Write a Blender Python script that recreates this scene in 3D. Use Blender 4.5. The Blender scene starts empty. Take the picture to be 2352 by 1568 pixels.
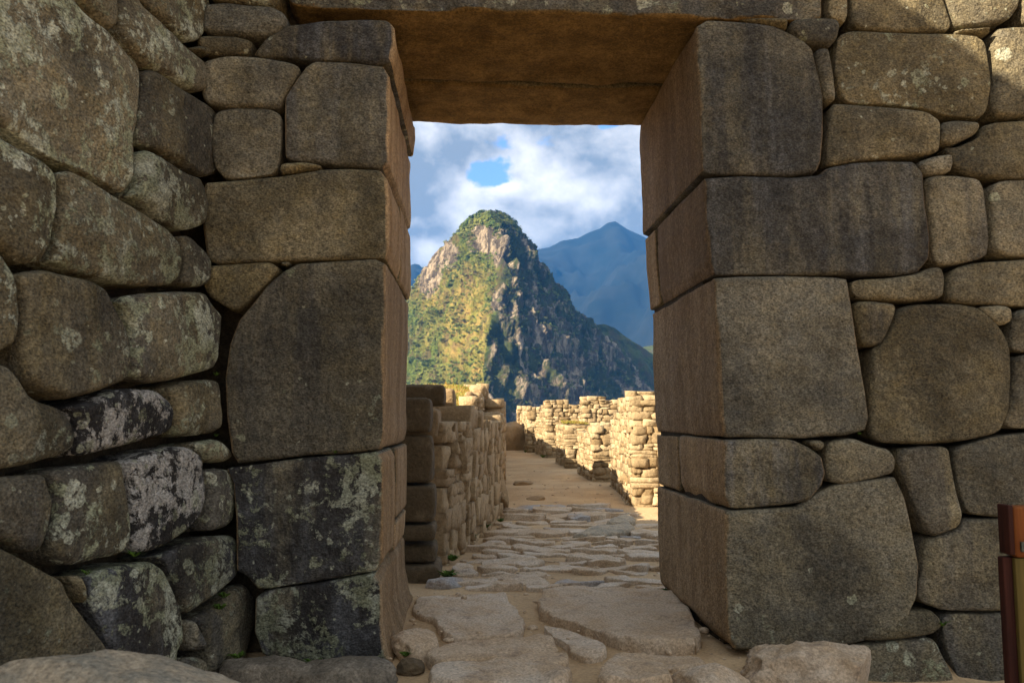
import bpy, math, random
import numpy as np
from mathutils import Vector, Matrix
from mathutils.geometry import delaunay_2d_cdt
R = math.radians
S = bpy.context.scene
COL = S.collection

# ------------------------------------------------------------------ camera
F_PX, CX, CY = 1849.0, 1176.0, 784.0            # focal length and centre, in pixels of a 2352 wide picture
PITCH, YAW = R(5.44), R(2.867)
CAM = np.array([0.0, -2.65, 0.77])
fw = np.array([math.sin(YAW)*math.cos(PITCH), math.cos(YAW)*math.cos(PITCH), math.sin(PITCH)])
rt = np.array([math.cos(YAW), -math.sin(YAW), 0.0])
up = np.cross(rt, fw)
cam = bpy.data.cameras.new('camera'); co = bpy.data.objects.new('camera', cam); COL.objects.link(co)
co.matrix_world = Matrix(((rt[0], up[0], -fw[0], CAM[0]), (rt[1], up[1], -fw[1], CAM[1]), (rt[2], up[2], -fw[2], CAM[2]), (0, 0, 0, 1)))
cam.sensor_width = 36.0; cam.lens = F_PX/2352*36; cam.clip_start = 0.05; cam.clip_end = 60000
cam.dof.use_dof = True; cam.dof.focus_distance = 4.2; cam.dof.aperture_fstop = 9.0
S.camera = co

# ------------------------------------------------------------------ sun, exposure
SUN_EL, SUN_AZ = R(28), R(60)                   # azimuth measured from behind the camera (-Y) towards the left (-X)
SV = np.array([-math.sin(SUN_AZ)*math.cos(SUN_EL), -math.cos(SUN_AZ)*math.cos(SUN_EL), math.sin(SUN_EL)])
sd = bpy.data.lights.new('sun', 'SUN'); so = bpy.data.objects.new('sun', sd); COL.objects.link(so)
sd.energy = 3.5; sd.angle = R(0.5); sd.color = (1.0, 0.83, 0.60)
so.rotation_euler = Vector(tuple(SV)).to_track_quat('Z', 'Y').to_euler()
S.view_settings.view_transform = 'Standard'; S.view_settings.look = 'None'
S.view_settings.gamma = 1; S.view_settings.exposure = 1.97
S.cycles.max_bounces = 8; S.cycles.diffuse_bounces = 5; S.cycles.volume_bounces = 0

# ------------------------------------------------------------------ node helpers
class NT:
    def __init__(s, tree): s.t = tree; s.n = tree.nodes; s.l = tree.links
    def new(s, typ, **kw):
        n = s.n.new(typ)
        for k, v in kw.items(): setattr(n, k, v)
        return n
    def put(s, sock, v):
        if v is None: return
        if isinstance(v, bpy.types.NodeSocket): s.l.new(v, sock)
        else:
            if sock.type == 'RGBA' and not isinstance(v, (int, float)) and len(v) == 3: v = (*v, 1)
            sock.default_value = v
    def math(s, op, a, b=None, c=None, clamp=False):
        n = s.new('ShaderNodeMath', operation=op, use_clamp=clamp)
        for i, v in enumerate((a, b, c)): s.put(n.inputs[i], v) if v is not None else None
        return n.outputs[0]
    def vmath(s, op, a, b=None):
        n = s.new('ShaderNodeVectorMath', operation=op)
        s.put(n.inputs[0], a)
        if b is not None: s.put(n.inputs[1], b)
        return n.outputs[1] if op in ('LENGTH', 'DOT_PRODUCT', 'DISTANCE') else n.outputs[0]
    def mix(s, f, a, b, mode='MIX'):
        n = s.new('ShaderNodeMix', data_type='RGBA', blend_type=mode); n.clamp_factor = True
        s.put(n.inputs[0], f); s.put(n.inputs[6], a); s.put(n.inputs[7], b)
        return n.outputs[2]
    def noise(s, vec, scale, detail=3, rough=0.55, dist=0.0):
        n = s.new('ShaderNodeTexNoise'); s.put(n.inputs['Vector'], vec)
        n.inputs['Scale'].default_value = scale; n.inputs['Detail'].default_value = detail
        n.inputs['Roughness'].default_value = rough; n.inputs['Distortion'].default_value = dist
        return n.outputs['Fac']
    def voro(s, vec, scale, feature='F1'):
        n = s.new('ShaderNodeTexVoronoi', feature=feature); s.put(n.inputs['Vector'], vec); n.inputs['Scale'].default_value = scale
        return n.outputs['Distance']
    def rng(s, v, a, b, c=0.0, d=1.0, smooth=True):
        n = s.new('ShaderNodeMapRange', interpolation_type='SMOOTHSTEP' if smooth else 'LINEAR')
        for i, q in enumerate((v, a, b, c, d)): s.put(n.inputs[i], q)
        return n.outputs[0]
    def scale(s, vec, sx, sy, sz):
        return s.vmath('MULTIPLY', vec, (sx, sy, sz))

# ------------------------------------------------------------------ projection between picture and places
def ray(px, py):
    d = fw*F_PX + rt*(px-CX) + up*(CY-py)
    return d/np.linalg.norm(d)
def hit(px, py, O, N):
    d = ray(px, py); t = np.dot(np.array(O)-CAM, N)/np.dot(d, N)
    return CAM + d*t
def atY(px, py, Y): return hit(px, py, (0, Y, 0), np.array([0, 1.0, 0]))
def atZ(px, py, Z=0.0): return hit(px, py, (0, 0, Z), np.array([0, 0, 1.0]))

# ------------------------------------------------------------------ world: sky and clouds
W = bpy.data.worlds.new("World"); S.world = W; W.use_nodes = True
w = NT(W.node_tree); w.n.clear()
sky = w.new('ShaderNodeTexSky', sky_type='NISHITA'); sky.sun_disc = False
sky.sun_elevation = SUN_EL; sky.sun_rotation = math.atan2(SV[0], SV[1]); sky.altitude = 2400; sky.dust_density = 0.6; sky.air_density = 1.3
tc = w.new('ShaderNodeTexCoord').outputs['Generated']
dirn = w.vmath('NORMALIZE', tc)
def blob(px, py, rx, ry, lo=0.0):                # a soft lobe around one direction of the sky
    d = ray(px, py)
    v = w.vmath('SUBTRACT', dirn, tuple(d)); v = w.scale(v, 1/(rx/F_PX), 1/(rx/F_PX), 1/(ry/F_PX))
    return w.rng(w.vmath('LENGTH', v), lo, 1.0, 1.0, 0.0)
warp = w.noise(dirn, 7, 6, 0.6)
warp2 = w.noise(w.scale(dirn, 1, 1, 1.5), 16, 10, 0.60)
cov = w.math('ADD', w.math('MULTIPLY', warp, 0.5), w.math('MULTIPLY', warp2, 0.6))   # about 0.55 on average
hole = None
for px, py, rx, ry, g in ((1130, 392, 95, 46, 0.50), (1270, 322, 62, 62, 0.42), (1150, 322, 62, 38, 0.30), (1400, 282, 70, 26, .40), (980, 470, 50, 16, 0.0), (1035, 552, 50, 16, .25), (1060, 340, 40, 30, .1), (1330, 150, 160, 90, .45)):
    b = w.math('MULTIPLY', blob(px, py, rx*1.3, ry*1.3), g*1.55)
    hole = b if hole is None else w.math('MAXIMUM', hole, b)
cloud = w.rng(w.math('SUBTRACT', w.math('MULTIPLY_ADD', w.math('SUBTRACT', cov, .55), 2.4, .90), hole), 0.24, 0.46)
bright = None
for px, py, rx, ry, g in ((1235, 385, 130, 95, 0.48), (1170, 425, 130, 42, 0.5), (1400, 320, 120, 80, 0.25), (975, 570, 70, 50, 0.6), (1330, 420, 120, 70, 0.35), (960, 505, 60, 30, .25), (1390, 450, 120, 60, .2)):
    b = w.math('MULTIPLY', blob(px, py, rx, ry), g)
    bright = b if bright is None else w.math('MAXIMUM', bright, b)
dark = None
for px, py, rx, ry, g in ((960, 380, 190, 100, 0.45), (1200, 480, 280, 45, 0.08), (1250, 560, 260, 40, .06), (1120, 345, 120, 40, .15)):
    b = w.math('MULTIPLY', blob(px, py, rx, ry), g)
    dark = b if dark is None else w.math('MAXIMUM', dark, b)
tex = w.math('MULTIPLY', w.math('SUBTRACT', w.noise(w.vmath('ADD', w.scale(dirn, 1, 1, 1.25), (0.31, 0.1, 0.7)), 9, 11, 0.57, .1), 0.5), 3.0)
lum = w.math('SUBTRACT', w.math('ADD', w.math('ADD', bright, 0.25), tex), dark, None, True)
ccol = w.mix(lum, (0.108, 0.124, 0.143), (0.45, 0.43, 0.41))
skyb = w.mix(1.0, w.vmath('MULTIPLY', sky.outputs[0], (0.056, 0.066, 0.082)), (0, 0, 0), 'ADD')
final = w.mix(cloud, skyb, ccol)
bg = w.new('ShaderNodeBackground'); w.put(bg.inputs[0], final); bg.inputs[1].default_value = 1.0
w.l.new(bg.outputs[0], w.new('ShaderNodeOutputWorld').inputs[0])

# ------------------------------------------------------------------ numpy noise
_rs = np.random.RandomState(7)
_perm = _rs.permutation(256); _perm = np.concatenate([_perm, _perm, _perm])
_val = _rs.rand(256)*2-1
def vnoise(p):
    p = np.asarray(p, float); i = np.floor(p).astype(int); f = p-i; f = f*f*f*(f*(f*6-15)+10); i &= 255
    def h(a, b, c): return _val[_perm[_perm[_perm[(i[:, 0]+a) & 255]+((i[:, 1]+b) & 255)]+((i[:, 2]+c) & 255)] & 255]
    x, y, z = f[:, 0], f[:, 1], f[:, 2]
    def lx(b, c): return h(0, b, c)*(1-x)+h(1, b, c)*x
    return (lx(0, 0)*(1-y)+lx(1, 0)*y)*(1-z)+(lx(0, 1)*(1-y)+lx(1, 1)*y)*z
def fbm(p, oct=4, gain=0.5, ridge=False):
    p = np.asarray(p, float); a, s, q = 1.0, 0.0, p*1.0; tot = 0
    for k in range(oct):
        n = vnoise(q+k*17.3)
        if ridge: n = 1-2*np.abs(n)
        s = s+a*n; tot += a; a *= gain; q = q*2.03
    return s/tot
def sstep(x, a, b):
    t = np.clip((x-a)/(b-a), 0, 1); return t*t*(3-2*t)

# ------------------------------------------------------------------ materials
def base_mat(name, rough=0.9):
    m = bpy.data.materials.new(name); m.use_nodes = True
    t = NT(m.node_tree); t.n.clear()
    b = t.new('ShaderNodeBsdfPrincipled'); b.inputs['Roughness'].default_value = rough
    if 'Specular IOR Level' in b.inputs: b.inputs['Specular IOR Level'].default_value = 0.25
    t.l.new(b.outputs[0], t.new('ShaderNodeOutputMaterial').inputs[0])
    return m, t, b
def bump(t, b, h, strength, dist=0.01):
    n = t.new('ShaderNodeBump'); n.inputs['Strength'].default_value = strength; n.inputs['Distance'].default_value = dist
    t.put(n.inputs['Height'], h); t.l.new(n.outputs[0], b.inputs['Normal'])

def granite():
    # object colour: r = pale lichen, g = dark weathering, b = warm / grey hue; alpha = tan of the inner faces, bounced sunlight painted in
    m, t, b = base_mat('weathered_granite', 0.88)
    oi = t.new('ShaderNodeObjectInfo'); sep = t.new('ShaderNodeSeparateColor'); t.l.new(oi.outputs['Color'], sep.inputs[0])
    lich, drk, warm, bounce_tan = sep.outputs[0], sep.outputs[1], sep.outputs[2], oi.outputs['Alpha']
    geo = t.new('ShaderNodeNewGeometry')
    off = t.new('ShaderNodeCombineXYZ'); t.l.new(t.math('MULTIPLY', oi.outputs['Random'], 37.0), off.inputs[0]); t.l.new(t.math('MULTIPLY', oi.outputs['Random'], 91.0), off.inputs[2])
    P = geo.outputs['Position']; Q = t.vmath('ADD', P, off.outputs[0])
    big = t.noise(Q, 3.0, 4, 0.6); mid = t.noise(Q, 13, 5, 0.6)
    cool = t.mix(t.rng(big, .34, .66), (0.078, 0.076, 0.066), (0.186, 0.178, 0.146))
    tan = t.mix(t.rng(big, .34, .66), (0.094, 0.072, 0.029), (0.235, 0.182, 0.080))
    c = t.mix(t.math('ADD', warm, t.math('MULTIPLY', t.math('SUBTRACT', mid, .5), .9), None, True), cool, tan)
    rnd = t.math('MULTIPLY_ADD', oi.outputs['Random'], 0.5, 0.77)
    c = t.mix(1.0, c, t.vmath('MULTIPLY', (1, 1, 1), t.new('ShaderNodeCombineXYZ').outputs[0]) if False else c, 'MIX')
    # rain streaks and dark weathering
    st = t.noise(t.scale(Q, 4.2, 4.2, .55), 1.0, 5, 0.62)
    stf = t.math('MULTIPLY', t.rng(t.math('MULTIPLY_ADD', drk, .10, st), .50, .60), t.math('MULTIPLY_ADD', drk, 1.1, 0.02), None, True)
    c = t.mix(stf, c, t.mix(t.rng(mid, .35, .65), (0.030, 0.030, 0.033), (0.066, 0.069, 0.077)))
    bd = t.rng(t.math('ADD', t.noise(Q, 5, 6, 0.65), t.math('MULTIPLY', t.math('POWER', drk, 2.0), 0.40)), 0.64, 0.84)
    c = t.mix(t.math('MULTIPLY', bd, 0.85), c, (0.032, 0.029, 0.027))
    sp2 = t.rng(t.noise(t.scale(t.vmath('ADD', Q, (7.0, 3.0, 1.0)), 5, 5, .5), 1.0, 5, 0.65), .50, .66)
    c = t.mix(t.math('MULTIPLY', sp2, t.math('MULTIPLY', t.rng(drk, .25, .6), .55)), c, (0.165, 0.172, 0.182))
    # tan inner faces of the doorway, warm bounced sunlight painted into the colour
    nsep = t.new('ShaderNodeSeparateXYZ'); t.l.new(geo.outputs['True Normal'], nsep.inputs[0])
    fr = t.math('MULTIPLY', t.rng(t.math('MAXIMUM', t.math('ABSOLUTE', nsep.outputs[0]), t.math('MULTIPLY', nsep.outputs[2], t.math('MULTIPLY', t.math('GREATER_THAN', bounce_tan, .95), -1.0))), 0.45, 0.9), bounce_tan)
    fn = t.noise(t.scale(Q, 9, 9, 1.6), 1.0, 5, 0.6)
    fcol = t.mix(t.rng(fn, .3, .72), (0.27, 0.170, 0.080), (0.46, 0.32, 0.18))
    fcol = t.mix(t.math('GREATER_THAN', bounce_tan, .95), fcol, t.mix(t.rng(fn, .3, .72), (0.13, 0.080, 0.026), (0.26, 0.165, 0.062)))
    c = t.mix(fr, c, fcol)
    # lichen
    nf = t.math('SUBTRACT', 1.0, fr)
    l1 = t.math('ADD', t.math('MULTIPLY', t.noise(Q, 24, 7, 0.75, 0.3), 0.62), t.math('MULTIPLY', t.noise(Q, 4.0, 3, 0.5), 0.5))
    lf = t.rng(t.math('ADD', l1, t.math('MULTIPLY', t.math('MINIMUM', lich, .52), 0.30)), 0.715, 0.742)
    lf = t.math('MULTIPLY', t.math('MULTIPLY', lf, nf), t.rng(lich, 0.0, 0.12))
    lcol = t.mix(t.rng(t.noise(Q, 9, 2), .42, .6), (0.24, 0.255, 0.165), (0.37, 0.385, 0.30))
    lcol = t.mix(t.rng(lich, 0.62, 0.8), lcol, (0.50, 0.48, 0.44))
    c = t.mix(t.math('MULTIPLY', lf, 0.80), c, lcol)
    wq = t.vmath('ADD', Q, t.vmath('MULTIPLY', t.vmath('SUBTRACT', (0, 0, 0), (0, 0, 0)), (1, 1, 1)))
    wn = t.new('ShaderNodeTexNoise'); t.put(wn.inputs['Vector'], Q); wn.inputs['Scale'].default_value = 30; wn.inputs['Detail'].default_value = 4
    wq = t.vmath('ADD', Q, t.vmath('MULTIPLY', t.vmath('SUBTRACT', wn.outputs['Color'], (0.5, 0.5, 0.5)), (0.035, 0.035, 0.035)))
    for vs, rr, amt in ((9.0, .40, .85), (19.0, .42, .8), (42.0, .40, .7)):
        sp = t.new('ShaderNodeTexVoronoi'); t.put(sp.inputs['Vector'], wq); sp.inputs['Scale'].default_value = vs
        sc = t.new('ShaderNodeSeparateColor'); t.l.new(sp.outputs['Color'], sc.inputs[0])
        rad = t.math('MULTIPLY', sc.outputs[0], rr)
        sf = t.math('MULTIPLY', t.rng(t.math('SUBTRACT', rad, sp.outputs['Distance']), 0.0, 0.04), t.math('GREATER_THAN', t.math('MULTIPLY_ADD', lich, .98, -.05), sc.outputs[1]))
        sf = t.math('MULTIPLY', sf, t.math('MULTIPLY', nf, t.rng(t.noise(Q, 60, 3, .7), .36, .52)))
        c = t.mix(t.math('MULTIPLY', sf, amt), c, t.mix(sc.outputs[2], (0.24, 0.25, 0.16), (0.42, 0.43, 0.34)))
    # rust lichen, rarely
    ru = t.math('MULTIPLY', t.rng(t.noise(Q, 17, 3), .76, .80), t.math('MULTIPLY', t.rng(lich, .1, .3), nf))
    c = t.mix(ru, c, (0.33, 0.12, 0.025))
    # crystal speckle
    g1 = t.noise(t.scale(Q, 1, 1, 1.5), 130, 2, 0.6); g2 = t.noise(Q, 52, 3, 0.7)
    g = t.math('MULTIPLY_ADD', t.math('SUBTRACT', g1, .5), t.math('MULTIPLY_ADD', fr, -1.2, 2.9), 1.0)
    g = t.math('MULTIPLY', t.math('MAXIMUM', g, .15), t.math('MULTIPLY_ADD', t.math('SUBTRACT', g2, .5), 1.5, 1.0))
    g = t.math('MULTIPLY', g, rnd)
    gv = t.new('ShaderNodeCombineXYZ'); [t.l.new(g, gv.inputs[i]) for i in range(3)]
    c = t.vmath('MULTIPLY', c, gv.outputs[0])
    t.put(b.inputs['Base Color'], c)
    h = t.math('ADD', t.math('MULTIPLY', t.noise(Q, 95, 3, .65), 0.45), t.math('ADD', t.math('MULTIPLY', t.noise(Q, 22, 5, .6), 1.1), t.math('ADD', t.math('MULTIPLY', lf, 0.12), t.math('MULTIPLY', t.noise(Q, 48, 4, .7), .6))))
    bump(t, b, h, 0.9, 0.015)
    return m

def rubble_mat(name, c1, c2, c3, sc=1.0, patch=0.5):
    m, t, b = base_mat(name, 0.92)
    P = t.new('ShaderNodeNewGeometry').outputs['Position']
    at = t.new('ShaderNodeAttribute', attribute_name='tone').outputs['Fac']
    n = t.noise(P, 9*sc, 5, .65)
    c = t.mix(t.rng(at, 0, 1, 0, 1, False), c1, c2)
    c = t.mix(t.rng(n, .52, .72, 0, patch), c, c3)
    g = t.math('MULTIPLY_ADD', t.math('SUBTRACT', t.noise(P, 55*sc, 4, .7), .5), 1.3, 1.0)
    gv = t.new('ShaderNodeCombineXYZ'); [t.l.new(g, gv.inputs[i]) for i in range(3)]
    t.put(b.inputs['Base Color'], t.vmath('MULTIPLY', c, gv.outputs[0]))
    bump(t, b, t.math('ADD', t.noise(P, 18*sc, 5, .6), t.math('MULTIPLY', t.noise(P, 80*sc, 3, .6), .4)), 0.8, 0.02)
    return m

def dirt_mat():
    m, t, b = base_mat('trodden_dirt', 0.95)
    P = t.new('ShaderNodeNewGeometry').outputs['Position']
    c = t.mix(t.rng(t.noise(P, 1.7, 5, .6), .35, .68), (0.42, 0.29, 0.16), (0.56, 0.405, 0.235))
    c = t.mix(t.rng(t.noise(P, 14, 5, .7), .55, .75, 0, .5), c, (0.19, 0.125, 0.07))
    sepz = t.new('ShaderNodeSeparateXYZ'); t.l.new(P, sepz.inputs[0])
    veg = t.rng(sepz.outputs[2], -4.0, -1.2, 1.0, 0.0)
    gc = t.mix(t.rng(t.noise(P, 0.05, 6, .65), .4, .6), (0.03, 0.05, 0.018), (0.09, 0.10, 0.035))
    g = t.math('MULTIPLY_ADD', t.math('SUBTRACT', t.noise(P, 90, 3, .7), .5), 0.9, 1.0)
    gv = t.new('ShaderNodeCombineXYZ'); [t.l.new(g, gv.inputs[i]) for i in range(3)]
    t.put(b.inputs['Base Color'], t.mix(veg, t.vmath('MULTIPLY', c, gv.outputs[0]), gc))
    bump(t, b, t.math('ADD', t.noise(P, 24, 6, .65), t.math('MULTIPLY', t.noise(P, 120, 3, .6), .35)), 0.6, 0.02)
    return m

def flag_mat():
    m, t, b = base_mat('worn_paving_stone', 0.85)
    geo = t.new('ShaderNodeNewGeometry'); P = geo.outputs['Position']
    oi = t.new('ShaderNodeObjectInfo'); rnd = oi.outputs['Random']
    c = t.mix(rnd, (0.52, 0.41, 0.29), (0.60, 0.52, 0.42))
    c = t.mix(t.rng(rnd, .94, .95), c, (0.36, 0.355, 0.35))
    c = t.mix(t.rng(t.noise(P, 5, 6, .65), .38, .64, 0.0, .75), c, (0.45, 0.32, 0.19))
    c = t.mix(t.rng(t.noise(P, 11, 6, .72), .54, .70, 0, .6), c, (0.20, 0.155, 0.12))
    g = t.math('MULTIPLY_ADD', t.math('SUBTRACT', t.noise(P, 120, 3, .7), .5), 1.9, 1.0)
    gv = t.new('ShaderNodeCombineXYZ'); [t.l.new(g, gv.inputs[i]) for i in range(3)]
    c = t.vmath('MULTIPLY', c, gv.outputs[0])
    t.put(b.inputs['Base Color'], c)
    bump(t, b, t.math('ADD', t.noise(P, 16, 6, .65), t.math('MULTIPLY', t.noise(P, 100, 3, .6), .3)), 0.7, 0.02)
    return m

M_GR = granite(); M_FLAG = flag_mat(); M_DIRT = dirt_mat()
M_RUB = rubble_mat('sunlit_rubble', (0.23, 0.165, 0.088), (0.47, 0.37, 0.23), (0.14, 0.10, 0.058))
M_RUBL = rubble_mat('brown_rubble', (0.31, 0.22, 0.125), (0.43, 0.32, 0.19), (0.17, 0.125, 0.08))
M_DARKBLK = rubble_mat('dark_weathered_block', (0.115, 0.085, 0.05), (0.15, 0.11, 0.068), (0.26, 0.20, 0.13), 1.0, .6)
def plain(name, col, rough=.9, n=20, amt=.5, col2=None):
    m, t, b = base_mat(name, rough)
    P = t.new('ShaderNodeNewGeometry').outputs['Position']
    c = t.mix(t.rng(t.noise(P, n, 6, .68), .35, .65, 0, 1), col, col2 or tuple(x*(1-amt) for x in col))
    g = t.math('MULTIPLY_ADD', t.math('SUBTRACT', t.noise(P, 115, 3, .7), .5), 2.2, 1.0); gv = t.new('ShaderNodeCombineXYZ'); [t.l.new(g, gv.inputs[i]) for i in range(3)]
    t.put(b.inputs['Base Color'], t.vmath('MULTIPLY', c, gv.outputs[0]))
    bump(t, b, t.math('ADD', t.noise(P, n*2, 6, .65), t.math('MULTIPLY', t.noise(P, 90, 3, .6), .3)), .7, .015)
    return m
M_CORE = plain('wall_fill_earth', (0.07, 0.055, 0.035))
M_LEAF = plain('leaf_green', (0.11, 0.21, 0.025), .7, 60, .6)
M_GRASS = plain('short_mossy_grass', (0.16, 0.21, 0.035), .9, 12, .5, (0.34, 0.20, 0.06))

# ------------------------------------------------------------------ object helpers
def set_meta(o, label=None, cat=None, group=None, kind=None):
    if label: o['label'] = label
    if cat: o['category'] = cat
    if group: o['group'] = group
    if kind: o['kind'] = kind
    return o
def thing(name, label, cat, loc, group=None):
    o = bpy.data.objects.new(name, None); COL.objects.link(o); o.location = Vector(tuple(float(v) for v in loc)); o.empty_display_size = .2
    return set_meta(o, label, cat, group)
def mesh_obj(name, V, Fc, mat, parent=None, origin=(0, 0, 0), smooth=True, attrs=None, mats=None, midx=None):
    V = np.asarray(V, float); org = np.array(tuple(parent.location)) if parent is not None and parent.parent is None else np.array(origin, float)
    me = bpy.data.meshes.new(name)
    me.from_pydata((V-org).tolist(), [], Fc)
    if smooth: me.polygons.foreach_set('use_smooth', [True]*len(me.polygons))
    for mm in (mats or [mat]): me.materials.append(mm)
    if midx is not None: me.polygons.foreach_set('material_index', midx)
    for k, a in (attrs or {}).items():
        at = me.attributes.new(k, 'FLOAT', 'POINT'); at.data.foreach_set('value', np.asarray(a, np.float32))
    me.validate(); me.update()
    o = bpy.data.objects.new(name, me); COL.objects.link(o)
    if parent is not None: o.parent = parent
    else: o.location = Vector(tuple(org))
    return o

# ------------------------------------------------------------------ stones cut from outlines
def chaikin(P, it=2, k=.17):
    for _ in range(it):
        Q = np.roll(P, -1, 0); P = np.stack([P*(1-k)+Q*k, P*k+Q*(1-k)], 1).reshape(-1, 2)
    return P
def resample(P, step):
    Q = np.vstack([P, P[:1]]); seg = np.linalg.norm(np.diff(Q, axis=0), axis=1); s = np.concatenate([[0], np.cumsum(seg)])
    n = max(8, int(s[-1]/step)); u = np.linspace(0, s[-1], n, endpoint=False)
    return np.stack([np.interp(u, s, Q[:, 0]), np.interp(u, s, Q[:, 1])], 1)
def area(P): x, y = P[:, 0], P[:, 1]; return .5*np.sum(x*np.roll(y, -1)-np.roll(x, -1)*y)
def inset(P, d):
    T = np.roll(P, -1, 0)-np.roll(P, 1, 0); T /= np.linalg.norm(T, axis=1)[:, None]+1e-9
    return P+np.stack([-T[:, 1], T[:, 0]], 1)*(d if np.isscalar(d) else d[:, None])
def dist_to(P, pts):
    A = P; B = np.roll(P, -1, 0); d = B-A; L = (d**2).sum(1)+1e-12; out = np.empty(len(pts))
    for i in range(0, len(pts), 4000):
        q = pts[i:i+4000, None, :]; t = np.clip(((q-A)*d).sum(2)/L, 0, 1)
        out[i:i+4000] = np.sqrt((((A+t[..., None]*d)-q)**2).sum(2).min(1))
    return out
def inside(P, pts):
    x, y = pts[:, 0], pts[:, 1]; c = np.zeros(len(pts), bool); n = len(P)
    for i in range(n):
        x1, y1 = P[i]; x2, y2 = P[(i+1) % n]
        if y1 == y2: continue
        c ^= ((y1 > y) != (y2 > y)) & (x < (x2-x1)*(y-y1)/(y2-y1)+x1)
    return c
class Frame:
    def __init__(s, O, U, V): s.O = np.array(O, float); s.U = np.array(U, float); s.V = np.array(V, float); s.U /= np.linalg.norm(s.U); s.V -= s.U*np.dot(s.U, s.V); s.V /= np.linalg.norm(s.V); s.N = np.cross(s.U, s.V)
    def from_px(s, pts): return np.array([[np.dot(hit(x, y, s.O, s.N)-s.O, s.U), np.dot(hit(x, y, s.O, s.N)-s.O, s.V)] for x, y in pts])
    def w(s, uv, h): return s.O+uv[:, :1]*s.U+uv[:, 1:]*s.V+np.asarray(h)[:, None]*s.N
def cut_stone(name, poly, fr, parent, mat, depth=.3, r=.028, sag=None, gap=.0035, bulge=.012, g=.014, seed=0, ch=1, rough=.004, side=.05, back_round=False, tilt=(0, 0), edge=.0035, lift=0, facet=0.0, sub=None, origin=None):
    """one dressed stone: outline in frame coordinates, rounded arris, slightly bellied face, real depth"""
    rs = np.random.RandomState(seed+11)
    P = np.array(poly, float)
    if area(P) < 0: P = P[::-1]
    P = resample(chaikin(P, ch), g)
    n3 = np.stack([P[:, 0]*9, P[:, 1]*9, np.full(len(P), seed*3.7)], 1)
    P = inset(P, gap+edge*(1+1.3*fbm(n3, 4, .6)))
    size = math.sqrt(abs(area(P))); r = min(r, size*.28); sag = r*.8 if sag is None else sag
    pts = [P]
    for k in (.08, .22, .42, .68, 1.0):
        Q = inset(P, r*k); Q = Q[inside(P, Q)]
        if len(Q):
            dd = dist_to(P, Q); Q = Q[dd > r*k*.85]; pts.append(Q[::1] if k < .5 else Q[::1])
    lo, hi = P.min(0), P.max(0)
    gx, gy = np.meshgrid(np.arange(lo[0], hi[0], g), np.arange(lo[1], hi[1], g*.866)); gx = gx+(np.arange(gx.shape[0]) % 2)[:, None]*g*.5
    G = np.stack([gx.ravel(), gy.ravel()], 1)+rs.uniform(-.12, .12, (gx.size, 2))*g
    G = G[inside(P, G)]
    if len(G): dd = dist_to(P, G); G = G[dd > r*1.0+g*.45]; pts.append(G)
    A = np.vstack(pts); nb = len(P)
    res = delaunay_2d_cdt([Vector(p) for p in A.tolist()], [(i, (i+1) % nb) for i in range(nb)], [], 1, 1e-5)
    X = np.array([tuple(v) for v in res[0]]); faces = [tuple(f) for f in res[2]]
    remap = {}
    for i, src in enumerate(res[3]):
        for s_ in src:
            if s_ < nb: remap[s_] = i
    d = dist_to(P, X); d[list(remap.values())] = 0
    t = np.clip(d/r, 0, 1); dm = max(d.max(), 1e-6)
    h = sag*(np.sqrt(np.clip(1-(1-t)**2, 0, 1))-1)+bulge*(1-(1-np.clip(d/dm, 0, 1))**2.2)
    wp = fr.w(X, h*0); q = np.clip(d/(r*.6), 0, 1)
    h = h+rough*(fbm(wp*7+seed, 3)*1.6*q+fbm(wp*26+seed, 2)*.55*q)
    if facet: h = h+facet*fbm(wp*3.1+seed*5, 3, .6, True)*q
    h = h+lift+tilt[0]*(X[:, 0]-X[:, 0].mean())+tilt[1]*(X[:, 1]-X[:, 1].mean())
    V = [fr.w(X, h)]; nv = len(X); ringi = [remap[i] for i in range(nb)]
    Tn = np.roll(P, -1, 0)-np.roll(P, 1, 0); Tn /= np.linalg.norm(Tn, axis=1)[:, None]+1e-9; Nn = np.stack([-Tn[:, 1], Tn[:, 0]], 1)
    h0 = h[ringi]; zs = list(np.arange(side, depth-sag, side))+[depth-sag]
    if back_round: zs = zs[:-1]+[depth-sag-.025, depth-sag-.012, depth-sag-.004, depth-sag]
    prev = ringi; F2 = []
    for z in sorted(set(zs)):
        ins = 0.0
        if back_round and z > depth-sag-.026: k = (z-(depth-sag-.026))/.026; ins = .02*(1-math.sqrt(max(0, 1-k*k)))
        base = P+Nn*ins; wpt = fr.w(base, h0-z)
        base = base+Nn*(rough*1.3*fbm(wpt*6+seed, 3)*min(1, z/.04))[:, None]
        V.append(fr.w(base, h0-z)); cur = list(range(nv, nv+nb)); nv += nb
        for i in range(nb): j = (i+1) % nb; F2.append((prev[i], cur[i], cur[j], prev[j]))
        prev = cur
    V.append(fr.w(P.mean(0)[None], np.array([h0.mean()-depth+sag]))); F2 += [(prev[(i+1) % nb], prev[i], nv) for i in range(nb)]
    o = mesh_obj(name, np.vstack(V), faces+F2, mat, parent, origin if origin is not None else (0, 0, 0))
    return o

# ------------------------------------------------------------------ frames of the two near walls
FD = Frame((0, 0, 0), (1, 0, 0), (0, 0, 1))                        # face of the doorway wall (Y = 0)
c_top = atY(462, 0, 0); c_bot = atY(524, 1400, 0)
Udir = np.array([0.25, 1.0, 0.0]); Udir /= np.linalg.norm(Udir)     # along the left wall, away from the camera
FL = Frame(c_bot, Udir, c_top-c_bot)
if np.dot(FL.N, np.array([1, 0, 0])) < 0: FL = Frame(c_bot, -Udir, c_top-c_bot)

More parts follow.
